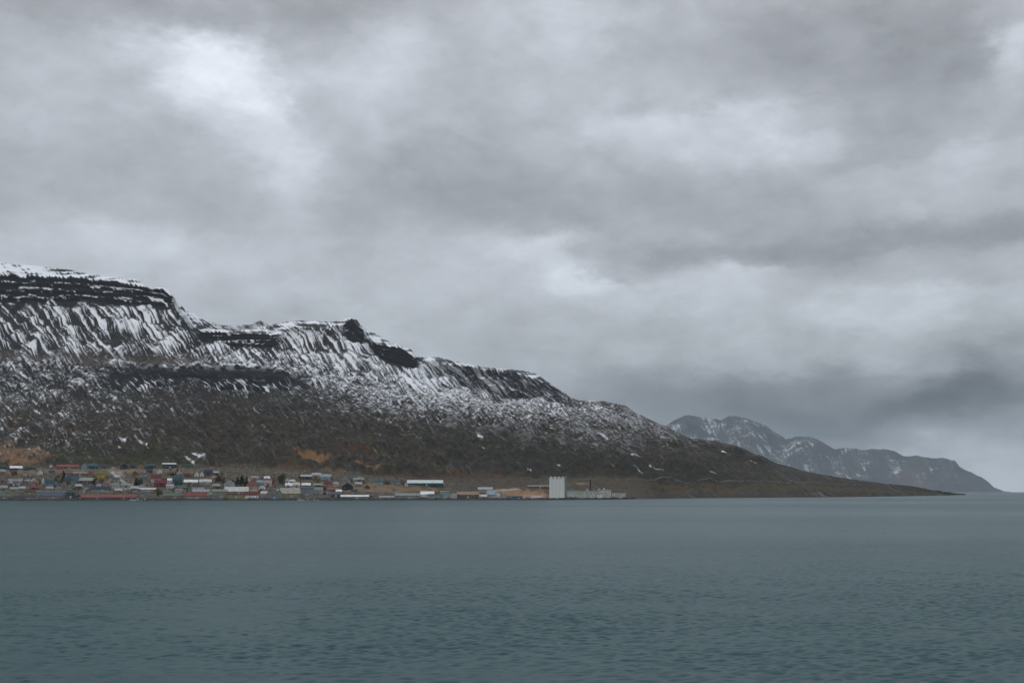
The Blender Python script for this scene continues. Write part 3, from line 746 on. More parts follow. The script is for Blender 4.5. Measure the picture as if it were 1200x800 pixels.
# red houses and the middle of the town
B('house','house',165,172.5,553.6,558,'gable',.45,'pale_grey','slate','pale grey house above the big dark tree',3,1)
B('house','house',176.8,188,557.2,564.4,'gable',.52,'offwhite','dark_red','off white house under a broad dark red roof, upper of the two red ones',4,1,chimney=True)
B('house','house',181.5,195,563.4,570.2,'gable',.5,'dark_red','dark_red','dark red house with a matching roof, lower of the two red ones',4,1,chimney=True)
B('house','house',188.6,196,558.8,564,'gable',.4,'rust','brown','rusty brown house tucked behind the two dark red ones',2,1)
B('house','house',196.5,202,561.6,566.4,'shed',.4,'white','white','white lean-to house right of the dark red ones',2,1)
B('house','house',202.5,213,558.6,566.8,'gable',.4,'teal','dark_teal','teal house with darker roof and pale trim right of the dark red ones',3,2,chimney=True)
B('house','house',195,203,567.8,571.6,'gable',.4,'white','pale_grey','white low house right below the lower dark red house',3,1)
B('workshop','workshop',204,219,569,573.4,'gable',.5,'brown','teal','brown workshop with a long teal roof above the green waterfront shed',4,1)
B('hall','hall',216,231.5,561.8,567.4,'gable',.5,'tan','white','tan hall with a bright white roof, left of a pair',4,1)
B('hall','hall',233.5,247,561.4,567.6,'gable',.48,'cream','offwhite','cream hall with a white roof, right of a pair',4,1)
B('house','house',228.2,232.8,553.4,558.2,'front',.5,'white','white','left of two tiny twin white gables',1,1)
B('house','house',233.8,238.2,553.4,558.2,'front',.5,'white','white','right of two tiny twin white gables',1,1)
B('house','house',239.5,249,551,557,'gable',.5,'slate','navy','dark blue house right of the twin white gables',3,1,chimney=True)
B('house','house',249.5,256,552.6,557.4,'shed',.3,'slate','pale_grey','slate house with a pale lean-to roof edge beside the dark blue house',2,1)
B('house','house',224.5,239,568,574.4,'hip',.4,'offwhite','dark','off white villa under a dark hip roof behind the red waterfront roof',5,1,chimney=True)
B('storehouse','storehouse',225.5,245,573,578.6,'gable',.55,'sage','grey','long grey green storehouse right behind the red waterfront roof',5,1)
B('house','house',248,253.5,558.4,564.8,'gable',.4,'pink','tan','small pinkish house right of the cream hall',2,2)
B('house','house',242,249,575,580.8,'front',.5,'offwhite','pale_grey','off white gable at the right end of the red waterfront roof',1,1)
B('house','house',262.5,274.5,562.6,571.4,'front',.5,'pale_grey','offwhite','large pale grey gabled house left of the dark spruces',3,2,chimney=True)
B('apartment_block','apartment block',248.5,266,573.6,583.2,'gable',.22,'sage','sage','sage green waterfront block with three rows of windows',6,3,depth=12)
B('boathouse','boathouse',243.5,252,579.8,583.8,'front',.5,'blue_grey','slate','blue grey boathouse at the foot of the sage block',2,1)
B('hall','hall',263.5,290,570.6,579,'gable',.62,'tan','offwhite','wide tan hall under a large whitish roof near the spruces',6,1,depth=22)
B('warehouse','warehouse',266,287,578.6,583.8,'flat',.12,'ochre','brown','ochre brown low warehouse at the water below the wide whitish roof',5,1)
B('house','house',288,301.5,565.2,573,'hip',.52,'cream','red','cream villa with a red hip roof',3,1,chimney=True)
B('house','house',290,301,573.6,578,'gable',.45,'olive','tan','olive house with a tan roof between the two red roofs',3,1)
B('house','house',287.5,302.5,577.2,584,'gable',.45,'white','dark_red','white waterfront house under a dark red roof',4,1,depth=10)
B('house','house',289.5,293,560.2,563.2,'front',.5,'white','white','tiny white gable at the left of the spruce tops',1,1,door=False)
B('house','house',294.5,303,558.6,562.6,'gable',.5,'pink','pink','pale pink low house above the red hip roofed villa',3,1)
B('house','house',304,309,558,562,'front',.5,'aqua','white','left pale aqua gable in the row above the red hip roof',1,1)
B('house','house',310,316,558.4,562.4,'gable',.5,'aqua','white','right pale aqua house in the row above the red hip roof',2,1)
B('house','house',301.5,308,563.4,568.4,'gable',.4,'aqua','pale_blue','light aqua house right behind the red hip roof',2,1)
B('house','house',309,318,564,569.6,'gable',.5,'offwhite','pink','off white house with a pinkish roof left of the bare birches',3,1)
B('house','house',303.5,311,568.6,573.2,'front',.45,'white','grey','white gable right of the cream villa',2,1)
B('house','house',312,318.5,569.6,573.8,'front',.5,'pink','dark','pink gable with a dark roof above the twin red roofs',2,1)
B('house','house',319,322.8,558.8,565.4,'front',.4,'rust','offwhite','rust coloured narrow house left of the bare birches',1,2)
B('house','house',305.5,313.5,576.2,582.4,'gable',.4,'pale_grey','offwhite','pale grey house left of the twin red roofs',3,1)
B('house','house',312.2,320.6,575.2,583,'front',.55,'pale_green','red','pale waterfront house with a bright red roof, left of the twin red roofs',2,1)
B('house','house',323.6,331.8,575.2,583,'front',.55,'pale_green','red','pale waterfront house with a bright red roof, right of the twin red roofs',2,1)
B('storehouse','storehouse',312.8,330.4,579.4,584.2,'flat',.1,'blue_grey','grey','grey flat roofed store at the water in front of the twin red roofs',5,1,depth=5)
B('hall','hall',329.5,352,571.8,582.4,'gable',.6,'ochre','cream','ochre hall under a broad cream roof right of the twin red roofs',5,1,depth=24,rot=10)
B('house','house',334,338.8,561,565.4,'front',.5,'white','white','small white gable right of the bare birches',1,1)
B('house','house',339.5,345.5,562.6,567,'gable',.4,'tan','offwhite','tan house right of the bare birches',2,1)
B('house','house',334.5,342,566.4,571,'gable',.55,'pale_grey','white','pale grey house with white roof above the cream roof',3,1)
B('house','house',342.8,351,565.8,571,'gable',.5,'offwhite','offwhite','off white house with matching roof above the cream roof',3,1)
B('house','house',352,365,556.6,561.4,'gable',.4,'black_green','pale_grey','dark house with a pale grey roof at the upper edge of the town',4,1)
B('house','house',366,376,554.8,560,'gable',.45,'ochre','pale_grey','ochre house with a pale roof beside the pale blue house',3,1)
B('house','house',375.5,387.5,556.6,562,'gable',.5,'aqua','pale_blue','pale blue roofed house at the upper edge of the town',4,1)
B('apartment_block','apartment block',352.4,367.6,569.6,580.2,'gable',.22,'blue_grey','slate','blue grey three storey block at the middle of the waterfront',5,3,depth=12,chimney=True)
B('house','house',354,364,566.4,570.6,'gable',.5,'slate','white','slate house with a white roof behind the blue grey block',3,1)
B('house','house',367,379,566.6,570.8,'gable',.5,'black_green','sage','dark house with a sage roof left of the red and pink house',3,1)
B('house','house',379.5,388.5,564.8,571,'gable',.45,'pink','dark_red','pink house with a dark red roof',3,1,chimney=True)
B('house','house',384,396,571.4,575,'gable',.5,'rust','rust','rust red low house behind the navy shed',4,1)
B('house','house',368.5,378,572,578.6,'gable',.45,'pale_grey','sage','pale grey house right of the blue grey block',3,2)
B('shed','shed',387.6,399.8,577,582.4,'gable',.4,'navy','slate','navy blue shed left of the long white roof',3,1)
B('shed','shed',393.4,400,573.8,577.6,'gable',.5,'pale_blue','snow_roof','small shed with a bright white roof above the navy shed',2,1)
B('house','house',400.4,413.4,566,574,'front',.5,'dark','snow_roof','black gabled house with a bright white roof right of the town',2,1,depth=12)
B('house','house',402,406,558,562.4,'front',.5,'pale_grey','grey','small grey gable above the black gabled house',1,1)
B('house','house',407.5,413,558.8,564,'gable',.45,'pale_blue','slate','light blue house above the black gabled house',2,1)
B('house','house',414,426,560,564.6,'gable',.5,'sage','pale_green','sage green long house left of the teal house',4,1)
B('warehouse','warehouse',399.6,431.8,579.9,584.4,'gable',.4,'sage','snow_roof','long sage waterfront warehouse with a bright white roof',8,1,depth=16)
B('house','house',436.4,448.6,562.8,567.6,'hip',.45,'aqua','dark_teal','aqua house with a dark teal roof right of the town',4,1)
B('house','house',459,467,563,567.4,'gable',.45,'grey','slate','small grey house left of the white sports hall',3,1)
B('house','house',449.5,457.5,563.2,567,'gable',.5,'black_green','dark','small dark house between the aqua and grey ones',3,1)
B('sports_hall','hall',477.5,519,562.4,569.2,'gable',.5,'dark_teal','aqua_white','large hall with a long white roof standing alone on the brown slope',12,1,depth=30)
B('shed','shed',474.4,478,565.6,569.4,'flat',.2,'white','pale_grey','white box shed at the left end of the lone white hall',1,1)
# harbour
B('shed','shed',432.8,437,580.2,584.2,'front',.45,'brown','dark','tiny brown hut right of the long white roofed warehouse',1,1)
B('warehouse','warehouse',444.5,462,580.8,584.4,'gable',.5,'tan','grey','low tan shed with a grey roof on the harbour front',5,1)
B('warehouse','warehouse',463,492.6,577.8,584.2,'gable',.42,'pale_green','pale_green','long pale green harbour warehouse left of the white gabled hall',8,1,depth=18)
B('hall','hall',493,508.6,575.6,582,'gable',.55,'white','snow_roof','white harbour hall with a broad white roof',4,1,depth=18)
B('warehouse','warehouse',501,516,578.6,584.2,'flat',.1,'pale_green','sage','pale green flat shed in front of the white harbour hall',5,1,depth=10)
B('cold_store','cold store',516.2,526.4,575.4,583.8,'flat',.08,'aqua','white','white cold store box, taller of two harbour boxes',3,1,depth=14)
B('cold_store','cold store',526.8,535,577.2,583.8,'flat',.08,'offwhite','pale_grey','off white cold store box, lower of two harbour boxes',2,1,depth=12)
B('warehouse','warehouse',535.6,561,576,583.6,'gable',.48,'brown','tan','long dark brown warehouse with a tan roof on the quay',7,1,depth=18)
B('storehouse','storehouse',560,577,571,576.6,'gable',.45,'grey','pale_grey','pale roofed storehouse behind the light grey quay shed',4,1)
B('shed','shed',560.4,571,579.4,583.8,'gable',.5,'ochre','offwhite','small ochre shed with a pale roof on the quay',3,1)
B('warehouse','warehouse',570.6,580,574.6,583.6,'shed',.55,'pale_grey','pale_blue','grey quay shed with a steep pale blue roof',2,1,depth=14)
B('warehouse','warehouse',580.2,586.2,577.4,583.6,'flat',.08,'white','white','white quay box right of the steep pale blue roof',2,1,depth=12)
B('warehouse','warehouse',586.6,592.4,577.6,583.6,'flat',.08,'pale_grey','white','pale grey quay box at the edge of the gravel pit',2,1,depth=12)
B('shed','shed',600,612,581,584,'gable',.4,'blue','dark_teal','low dark blue shed at the water below the gravel pit',4,1)
B('shed','shed',623,635,581.4,583.8,'gable',.4,'offwhite','offwhite','low off white shed at the water left of the silos',4,1)
B('storehouse','storehouse',618,643,568.6,572.0,'shed',.3,'brown','grey','long brown storehouse behind the gravel pit',6,1)
# waterfront at the left
B('boathouse','boathouse',-1.5,10,578.2,584.2,'gable',.5,'sage','green','mossy green boathouse at the left edge of the waterfront',3,1)
B('warehouse','warehouse',17.5,44,580.2,584.4,'gable',.45,'cream','dark','low cream shed with a black roof on the left waterfront',8,1)
B('house','house',42,47.8,580,584.4,'front',.5,'pale_grey','white','small pale grey gable left of the blue warehouse',1,1)
B('warehouse','warehouse',47.5,77.5,577,584.2,'gable',.58,'ochre','blue','long ochre warehouse under a blue grey roof',9,1,depth=20)
B('storehouse','storehouse',77.2,88,574.6,583.6,'gable',.3,'dark_teal','dark_teal','tall dark teal storehouse right of the blue grey roof',3,2)
B('warehouse','warehouse',88.6,95.6,579.2,584,'front',.5,'brown','rust','small brown gable left of the long red roof',2,1)
B('warehouse','warehouse',96.5,127,579.8,584.4,'gable',.62,'red','orange_red','long orange red warehouse on the waterfront, left half of the red pair',8,1,depth=18)
B('warehouse','warehouse',127.6,157.5,579.6,584.4,'gable',.6,'dark_red','orange_red','long orange red warehouse on the waterfront, right half of the red pair',8,1,depth=18)
B('warehouse','warehouse',107,128.4,569.6,575.4,'gable',.5,'pale_green','navy','pale green warehouse under a navy roof behind the long red roofs',6,1)
B('house','house',34.8,44.5,569.4,573.6,'gable',.55,'brown','red','brown cottage with a small red roof below the blue grey house',3,1)
B('house','house',22,29,570.2,575.2,'gable',.4,'blue_grey','pale_grey','blue grey house left of the small red roof',3,1)
B('house','house',12,20,571,575.6,'gable',.45,'tan','grey','tan house with grey roof near the left edge',3,1)
B('house','house',0.5,8,569.6,574.2,'gable',.5,'sage','grey','sage house with grey roof at the left edge',3,1)
B('workshop','workshop',28,41,574.4,578.4,'gable',.4,'ochre','dark','ochre workshop with a dark roof below the small red roof',5,1)
B('house','house',112.5,118,566.4,569.6,'front',.5,'white','white','tiny white gable just above the navy roof',1,1,door=False)
B('house','house',143,152,566.6,571,'gable',.5,'pale_grey','pale_green','pale grey house on the gravel right of the navy roof',3,1)
B('house','house',153,161.5,570.6,575,'gable',.5,'sage','pale_grey','sage house on the gravel below the big dark tree',3,1)
B('warehouse','warehouse',163,182,571.4,575.4,'gable',.5,'grey','offwhite','grey shed with an off white roof left below the dark red houses',5,1)
B('house','house',181,188.5,573,577.6,'front',.45,'olive','rust','olive gable with a rust roof below the dark red houses',2,1)
B('warehouse','warehouse',191.4,213,577.6,584,'gable',.52,'tan','green','tan waterfront shed under a green roof',6,1,depth=16)
B('warehouse','warehouse',215.5,242,577.4,584.2,'gable',.52,'cream','red','cream waterfront warehouse under a long red roof',8,1,depth=18)

# ------------------------------------------------------------------ silo and factory
def tower(label):
    o, k = root('grain_silo', label, 'silo', 653.0, 583.4)
    H = 24.4 * k; W = 18.0 * k; r = W / 8
    s = Shape(); s.box(-W/2 - .4, W/2 + .4, -.3, 4 * r + .3, -3, .9); s.put('plinth', o, C('concrete'))
    s = Shape(); s.box(-W/2 + .3, W/2 - .3, r * .22, 4*r - .4, .903, H - 1.25); s.put('core_wall', o, C('silo_white'))
    for j in range(2):
        for i in range(4):
            t = Shape(); m_ = 32
            t.add([(r * .99 * math.cos(6.28319 * (q // 2) / m_), r * .99 * math.sin(6.28319 * (q // 2) / m_), (.903, H - 1.2)[q % 2]) for q in range(2 * m_)],
                  [(2*q, (2*q + 2) % (2*m_), (2*q + 3) % (2*m_), 2*q + 1) for q in range(m_)])
            q = t.put('silo_tube', o, C('silo_white')); q.location = (-W/2 + r * (2*i + 1), r * (2*j + 1), 0)
            q.data.polygons.foreach_set('use_smooth', [len(p.vertices) == 4 for p in q.data.polygons])
    d_ = Shape(); d_.box(-W/2 - .2, W/2 + .2, -.1, 4*r + .1, H - 1.197, H - .7); dk = d_.put('roof_deck', o, C('concrete'))
    for i in range(4):
        c = Shape(); xx = -W/2 + r * (2*i + 1); c.tube(xx, r, H - .697, H + .55, r * .62, r * .5, 16); c.put('roof_cap', dk, C('white'))
    e = Shape(); e.box(W/2 - .2, W/2 + 3.4 , 1.6, 4*r - .5, -3, H + .2); tw = e.put('stair_tower', o, C('sage'))
    f = Shape(); f.box(W/2 - .5, W/2 + 3.9, 1.2, 4*r, H + .203, H + 1.0); f.put('roof', tw, C('offwhite'))
    return o
PAL['silo_white'] = (.58, .61, .59); paint('silo_white_paint', PAL['silo_white'], .7, .07, .3)
tower('tall pale silo block of four white tubes side by side on the quay')

o, k = root('factory', 'long pale green factory with a dark chimney right of the silos', 'factory', 690.5, 583.2)
L0, L1 = (664.5 - 690.5) * k, (699.6 - 690.5) * k; H = 9.2 * k
s = Shape(); s.box(L0, L1, 0, 26, -3, H * .86); s.put('wall', o, C('factory_green') if PAL.setdefault('factory_green', (.36, .41, .38)) else 0)
s = Shape(); s.box(L0 - .3, L1 - .003, -.3, 26.3, H * .86 + .003, H * .92); rf_ = s.put('roof', o, C('pale_green'))
s = Shape(); s.prism([(L0, H * .92 + .003), (L0 + 14, H * .92 + .003), (L0 + 9, H * 1.12), (L0 + 2, H * 1.12)], 'y', 2, 20); s.put('rooflight', rf_, C('pale_green'))
s = Shape(); s.box((700 - 690.5) * k, (716 - 690.5) * k, -1.5, 24, -3, H * .98); blk = s.put('office_block', o, C('concrete'))
s = Shape(); s.box((699.6 - 690.5) * k, (716.4 - 690.5) * k, -2, 24.5, H * .98 + .003, H * 1.04); s.put('roof', blk, C('offwhite'))
for i in range(5):
    for j in range(2):
        q = link('window', window_mesh(1.8, 1.4), None, blk); q.location = ((702 - 690.5 + i * 3) * k, -1.5, 2.6 + 4.2 * j)
for i in range(8):
    q = link('window', window_mesh(2.2, 1.2), None, o); q.location = (L0 + (L1 - L0) * (i + .5) / 8, 0, H * .55)
s = Shape(); s.tube((692.2 - 690.5) * k, 9, H * .9, 20.0 * k, 1.1, .9, 16); st_ = s.put('chimney', o, C('dark'))
s = Shape(); s.tube((692.2 - 690.5) * k, 9, 20.0 * k + .003, 20.0 * k + 1.0, 1.25, 1.25, 16); s.put('chimney_cap', st_, C('dark'))
for xx, w_, h_, cc in ((688.5, 2.6, 1.9, 'white'), (696, 1.6, 1.4, 'offwhite'), (702.5, 2.0, 1.6, 'white'), (705.5, 1.2, 2.3, 'red'), (708.0, 2.2, 2.0, 'white')):
    s = Shape(); s.box(-w_ * .6, w_ * .6, 3, 6, H * (.925 if xx < 700 else 1.045), H * (.925 if xx < 700 else 1.045) + h_); q = s.put('roof_vent', o, C(cc)); q.location.x = (xx - 690.5) * k
for xx in (701, 704.4):
    s = Shape(); s.box(-1.7, 1.7, -1.72, -1.4, 1.2, 4.6); q = s.put('loading_door', blk, C('snow_roof')); q.location.x = (xx - 690.5) * k
B('warehouse','warehouse',716.8,733.2,577.8,583.4,'flat',.1,'offwhite','white','low off white annex at the right end of the factory',5,1,depth=16)

# ------------------------------------------------------------------ sea wall
def sea_wall():
    xs_ = np.arange(-180, 742, .5)
    sy = lines(xs_, SHORE); Yb = sea_depth(sy)
    prof = np.array([(-7, -2.0), (-4.4, .1), (-2.0, 1.3), (-.4, 2.5), (2.0, 2.6), (5.0, 1.2), (6, -2.0)])
    rs = np.random.RandomState(5)
    P = np.zeros((len(prof), len(xs_), 3))
    for r_, (dy, z_) in enumerate(prof):
        jit = perlin(xs_ / 1.1, xs_ * 0 + r_ * 7, 3)
        yy = Yb + dy + .5 * jit
        P[r_, :, 0] = (xs_ - 600) / FOC / CP * yy; P[r_, :, 1] = yy; P[r_, :, 2] = z_ + (.55 * jit + .9 * perlin(xs_ / 7, xs_ * 0 + 3, 4)) * (1 if 0 < r_ < 6 else 0)
    o = link('sea_wall', grid_mesh('sea_wall', P, smooth=False), paint('wet_boulders', (.015, .015, .016), .6, .5, .35))
    tag(o, 'dark boulder sea wall running along the whole town waterfront', 'sea wall')
sea_wall()

# ------------------------------------------------------------------ roads
def road(name, pts, wide, c, label):
    n = np.array(pts, float); xs_ = np.arange(n[0, 0], n[-1, 0], 1.5)
    ys_ = np.interp(xs_, n[:, 0], n[:, 1])
    A = np.array([ground(x_, y_ + wide / 2) for x_, y_ in zip(xs_, ys_)]); Bq = np.array([ground(x_, y_ - wide / 2) for x_, y_ in zip(xs_, ys_)])
    A[:, 2] += .55; Bq[:, 2] += .55
    lo = A.copy(); lo[:, 2] -= 3; hi = Bq.copy(); hi[:, 2] -= 3
    o = link(name, grid_mesh(name, np.stack([lo, A, Bq, hi]), smooth=False), paint(name + '_surface', c, .9, .2, .1))
    tag(o, label, 'road', kind='structure')
road('gravel_road', [(600, 572), (618, 570.6), (643, 567.8), (665, 563.6), (690, 561.4), (740, 560.6), (800, 562), (893, 563.4), (960, 565.6), (1010, 569)], .7, (.085, .076, .066), 'pale gravel road climbing along the slope past the silos')
road('street', [(-60, 551.4), (40, 551.0), (130, 550.4), (230, 549.6)], .8, (.16, .145, .13), 'pale top street above the town')
road('street', [(-60, 576.4), (60, 575.6), (150, 576.4), (250, 574.2), (300, 574.0), (350, 571.4), (420, 575.8), (470, 576.4)], .8, (.17, .16, .15), 'pale lower street behind the waterfront buildings')

# ------------------------------------------------------------------ boats
def boat(px, py, L, label, rot, hull, cabin, group=None):
    o, k = root('fishing_boat', label, 'boat', px, 585.8, rot, group)
    o.location.y = sea_depth(py); o.location.x = (px - 600) / FOC / CP * o.location.y; o.location.z = 0
    st = [(-.5, .36, 1.3, -.3), (-.3, .46, 1.15, -.5), (0, .5, 1.15, -.55), (.25, .42, 1.35, -.5), (.42, .2, 1.7, -.3), (.5, .02, 2.0, .2)]
    v = []; f = []
    for x_, b_, zt, zb in st:
        w_ = b_ * L * .3
        v += [(x_ * L, -w_, zt), (x_ * L, -w_ * .8, .2), (x_ * L, 0, zb), (x_ * L, w_ * .8, .2), (x_ * L, w_, zt)]
    for i in range(5):
        for j in range(4): f.append((i*5+j, i*5+5+j, i*5+6+j, i*5+1+j))
        f.append((i*5+4, i*5+9, i*5+5, i*5))
    f += [(0, 1, 2, 3, 4)]
    s = Shape(); s.add(v, f); s.put('hull', o, C(hull))
    c = Shape(); c.box(-L*.28, L*.02, -L*.09, L*.09, 1.16, 3.3); cb = c.put('cabin', o, C(cabin))
    c = Shape(); c.box(-L*.30, L*.04, -L*.105, L*.105, 3.303, 3.45); c.put('roof', cb, C('white'))
    c = Shape(); c.box(-L*.2, L*.022, -L*.094, L*.094, 2.2, 2.9); c.put('window', cb, GLASS)
    m_ = Shape(); m_.tube(L*.14, 0, 1.1, 7.2, .09, .05, 8); m_.tube(-L*.1, 0, 3.4, 5.4, .05, .03, 6); m_.put('mast', o, C('steel'))
boat(164, 586.6, 9, 'white boat nearest the end of the long red roofs', 4, 'white', 'offwhite')
boat(171, 586.5, 11, 'pale grey boat in the middle of the three moored by the green roof', -3, 'pale_grey', 'white')
boat(179, 586.6, 8, 'small dark hulled boat nearest the green roofed shed', 6, 'slate', 'white')
boat(357, 586.5, 10, 'white boat below the blue grey block, leftmost of three', 5, 'white', 'white')
boat(366, 586.5, 9, 'cream boat between two other boats below the blue grey block', -4, 'cream', 'offwhite')
boat(373.5, 586.5, 10, 'off white boat with grey cabin, nearest the navy shed of three', 3, 'offwhite', 'pale_grey')

# ------------------------------------------------------------------ trees
def leaf_mat(key, c):
    m, nt, p = new_mat(key)
    co = nt.n.new('ShaderNodeTexCoord').outputs['Object']
    n = nt.noise(co, 1.3, 3, .6)['Fac']
    s = nt.n.new('ShaderNodeVectorMath'); s.operation = 'SCALE'; s.inputs[0].default_value = c
    nt.l.new(nt.rng(n, .3, .7, .55, 1.4), s.inputs['Scale']); nt.l.new(s.outputs[0], p.inputs['Base Color'])
    p.inputs['Roughness'].default_value = .9
    return m
SPR = leaf_mat('spruce_needles', (.020, .034, .022)); TWG = leaf_mat('birch_twigs', (.036, .029, .024))
def tree_meshes(kind, seed):
    rr = random.Random(seed); t = Shape(); c = Shape()
    t.tube(0, 0, -1.0, 5.5 if kind == 'spruce' else 4.5, .24, .10, 8)
    if kind == 'birch':
        for i in range(7):
            a = rr.uniform(0, 6.28); z0 = rr.uniform(2, 4.3); q = Vector((math.cos(a), math.sin(a), 1.3)).normalized() * rr.uniform(2, 3.4)
            b = Vector((0, 0, z0)); e = b + q; u = Vector((.07, 0, 0)); w_ = Vector((0, .07, 0))
            t.add([b - u - w_, b + u - w_, b + u + w_, b - u + w_, e - u*.3, e + u*.3, e + w_*.3], [(0, 1, 5, 4), (1, 2, 6, 5), (2, 3, 4, 6), (3, 0, 4)])
    for i in range(420):
        if kind == 'spruce':
            z_ = rr.uniform(.02, 1) ** 1.15; rad = (1 - z_) * 2.2 * (.75 + .25 * math.sin(z_ * 40)) + .08; a = rr.uniform(0, 6.28); q = math.sqrt(rr.uniform(.2, 1)) * rad
            p = Vector((math.cos(a) * q, math.sin(a) * q, .7 + z_ * 7.6)); sz = .55
            dv = Vector((math.cos(a), math.sin(a), -.35)) * sz
        else:
            a = rr.uniform(0, 6.28); b_ = rr.uniform(-1, 1); q = rr.uniform(.35, 1) ** .6
            k_ = math.sqrt(1 - b_ * b_); p = Vector((math.cos(a) * k_ * 2.5 * q, math.sin(a) * k_ * 2.5 * q, 4.7 + b_ * 2.9 * q)); sz = .5
            if rr.random() < .25: continue
            dv = Vector((rr.uniform(-1, 1), rr.uniform(-1, 1), rr.uniform(.2, 1))) * sz
        sv = Vector((rr.uniform(-1, 1), rr.uniform(-1, 1), rr.uniform(-.6, .6))) * sz * (.7 if kind == 'spruce' else .32)
        c.add([p - sv, p + dv, p + sv, p - dv * .5], [(0, 1, 2, 3)])
    return t.mesh('trunk', C('bark')), c.mesh('crown', SPR if kind == 'spruce' else TWG)
TREES = {k: [tree_meshes(k, 10 * i + len(k)) for i in range(3)] for k in ('spruce', 'birch')}
rt = random.Random(3)
def trees(kind, spots, label, group):
    for x_, y_, h_ in spots:
        o, k = root(kind + '_tree', label, 'tree', x_, y_, rt.uniform(0, 360), group)
        a, b_ = rt.choice(TREES[kind]); link('trunk', a, None, o); link('crown', b_, None, o)
        z_ = h_ * k / (8.3 if kind == 'spruce' else 7.6); o.scale = (z_ * rt.uniform(.9, 1.2),) * 2 + (z_,)
def clump(x0, x1, y0, y1, n, h0, h1):
    return [(rt.uniform(x0, x1), rt.uniform(y0, y1), rt.uniform(h0, h1)) for _ in range(n)]
trees('spruce', clump(158, 167, 564, 570, 7, 6, 9), 'dark spruce in the clump left of the dark red houses', 'spruces left of the dark red houses')
trees('spruce', clump(272, 289, 564, 571, 14, 6, 9.5), 'dark spruce in the grove behind the red hip roofed villa', 'spruces behind the red hip roof')
trees('birch', clump(323, 334, 563, 570, 10, 7, 12), 'bare brown birch in the tall clump right of the rust house', 'bare birches right of the rust house')
trees('spruce', clump(65, 76, 557, 566, 9, 4, 7), 'dark spruce in the clump left of the mossy green house', 'spruces left of the mossy green house')
trees('birch', clump(253, 262, 558, 570, 8, 5, 8), 'bare brown birch left of the large pale grey gable', 'birches left of the pale grey gable')
trees('spruce', clump(108, 113, 562, 568, 5, 4, 7), 'dark spruce right of the pale sloping roof', 'spruces right of the pale sloping roof')
trees('spruce', clump(379, 392, 574, 580, 6, 3, 5), 'small dark spruce beside the navy shed', 'small spruces beside the navy shed')
trees('birch', clump(410, 432, 563, 567, 8, 3, 5), 'low bare bush tree around the sage long house', 'bare bush trees around the sage long house')
trees('birch', clump(462, 476, 563, 569, 7, 3, 5), 'low bare bush tree left of the lone white hall', 'bush trees left of the lone white hall')
trees('spruce', clump(182, 192, 577, 582, 6, 3.5, 6), 'dark spruce left of the green waterfront roof', 'spruces left of the green waterfront roof')
trees('birch', clump(0, 66, 566, 572, 10, 3, 5), 'bare birch between the houses at the left end of town', 'birches at the left end of town')
trees('spruce', clump(196, 214, 552, 558, 8, 3, 5), 'small dark spruce above the teal house', 'small spruces above the teal house')
trees('birch', clump(296, 350, 560, 563, 8, 3, 5), 'bare birch along the upper edge of the town centre', 'birches along the upper edge of town')
trees('birch', clump(100, 160, 551, 574, 16, 2, 4), 'low dark garden bush around the yellow house and the navy roof', 'garden bushes around the yellow house')
trees('spruce', clump(10, 66, 552, 560, 12, 2, 4), 'small dark bushy spruce on the bank above the white flat block', 'bushy spruces above the white flat block')
trees('birch', clump(200, 262, 556, 574, 16, 2, 4), 'low dark garden bush around the two white roofed halls', 'garden bushes around the white roofed halls')
trees('spruce', clump(336, 400, 562, 576, 12, 2, 4), 'small dark bushy spruce around the blue grey block', 'bushy spruces around the blue grey block')

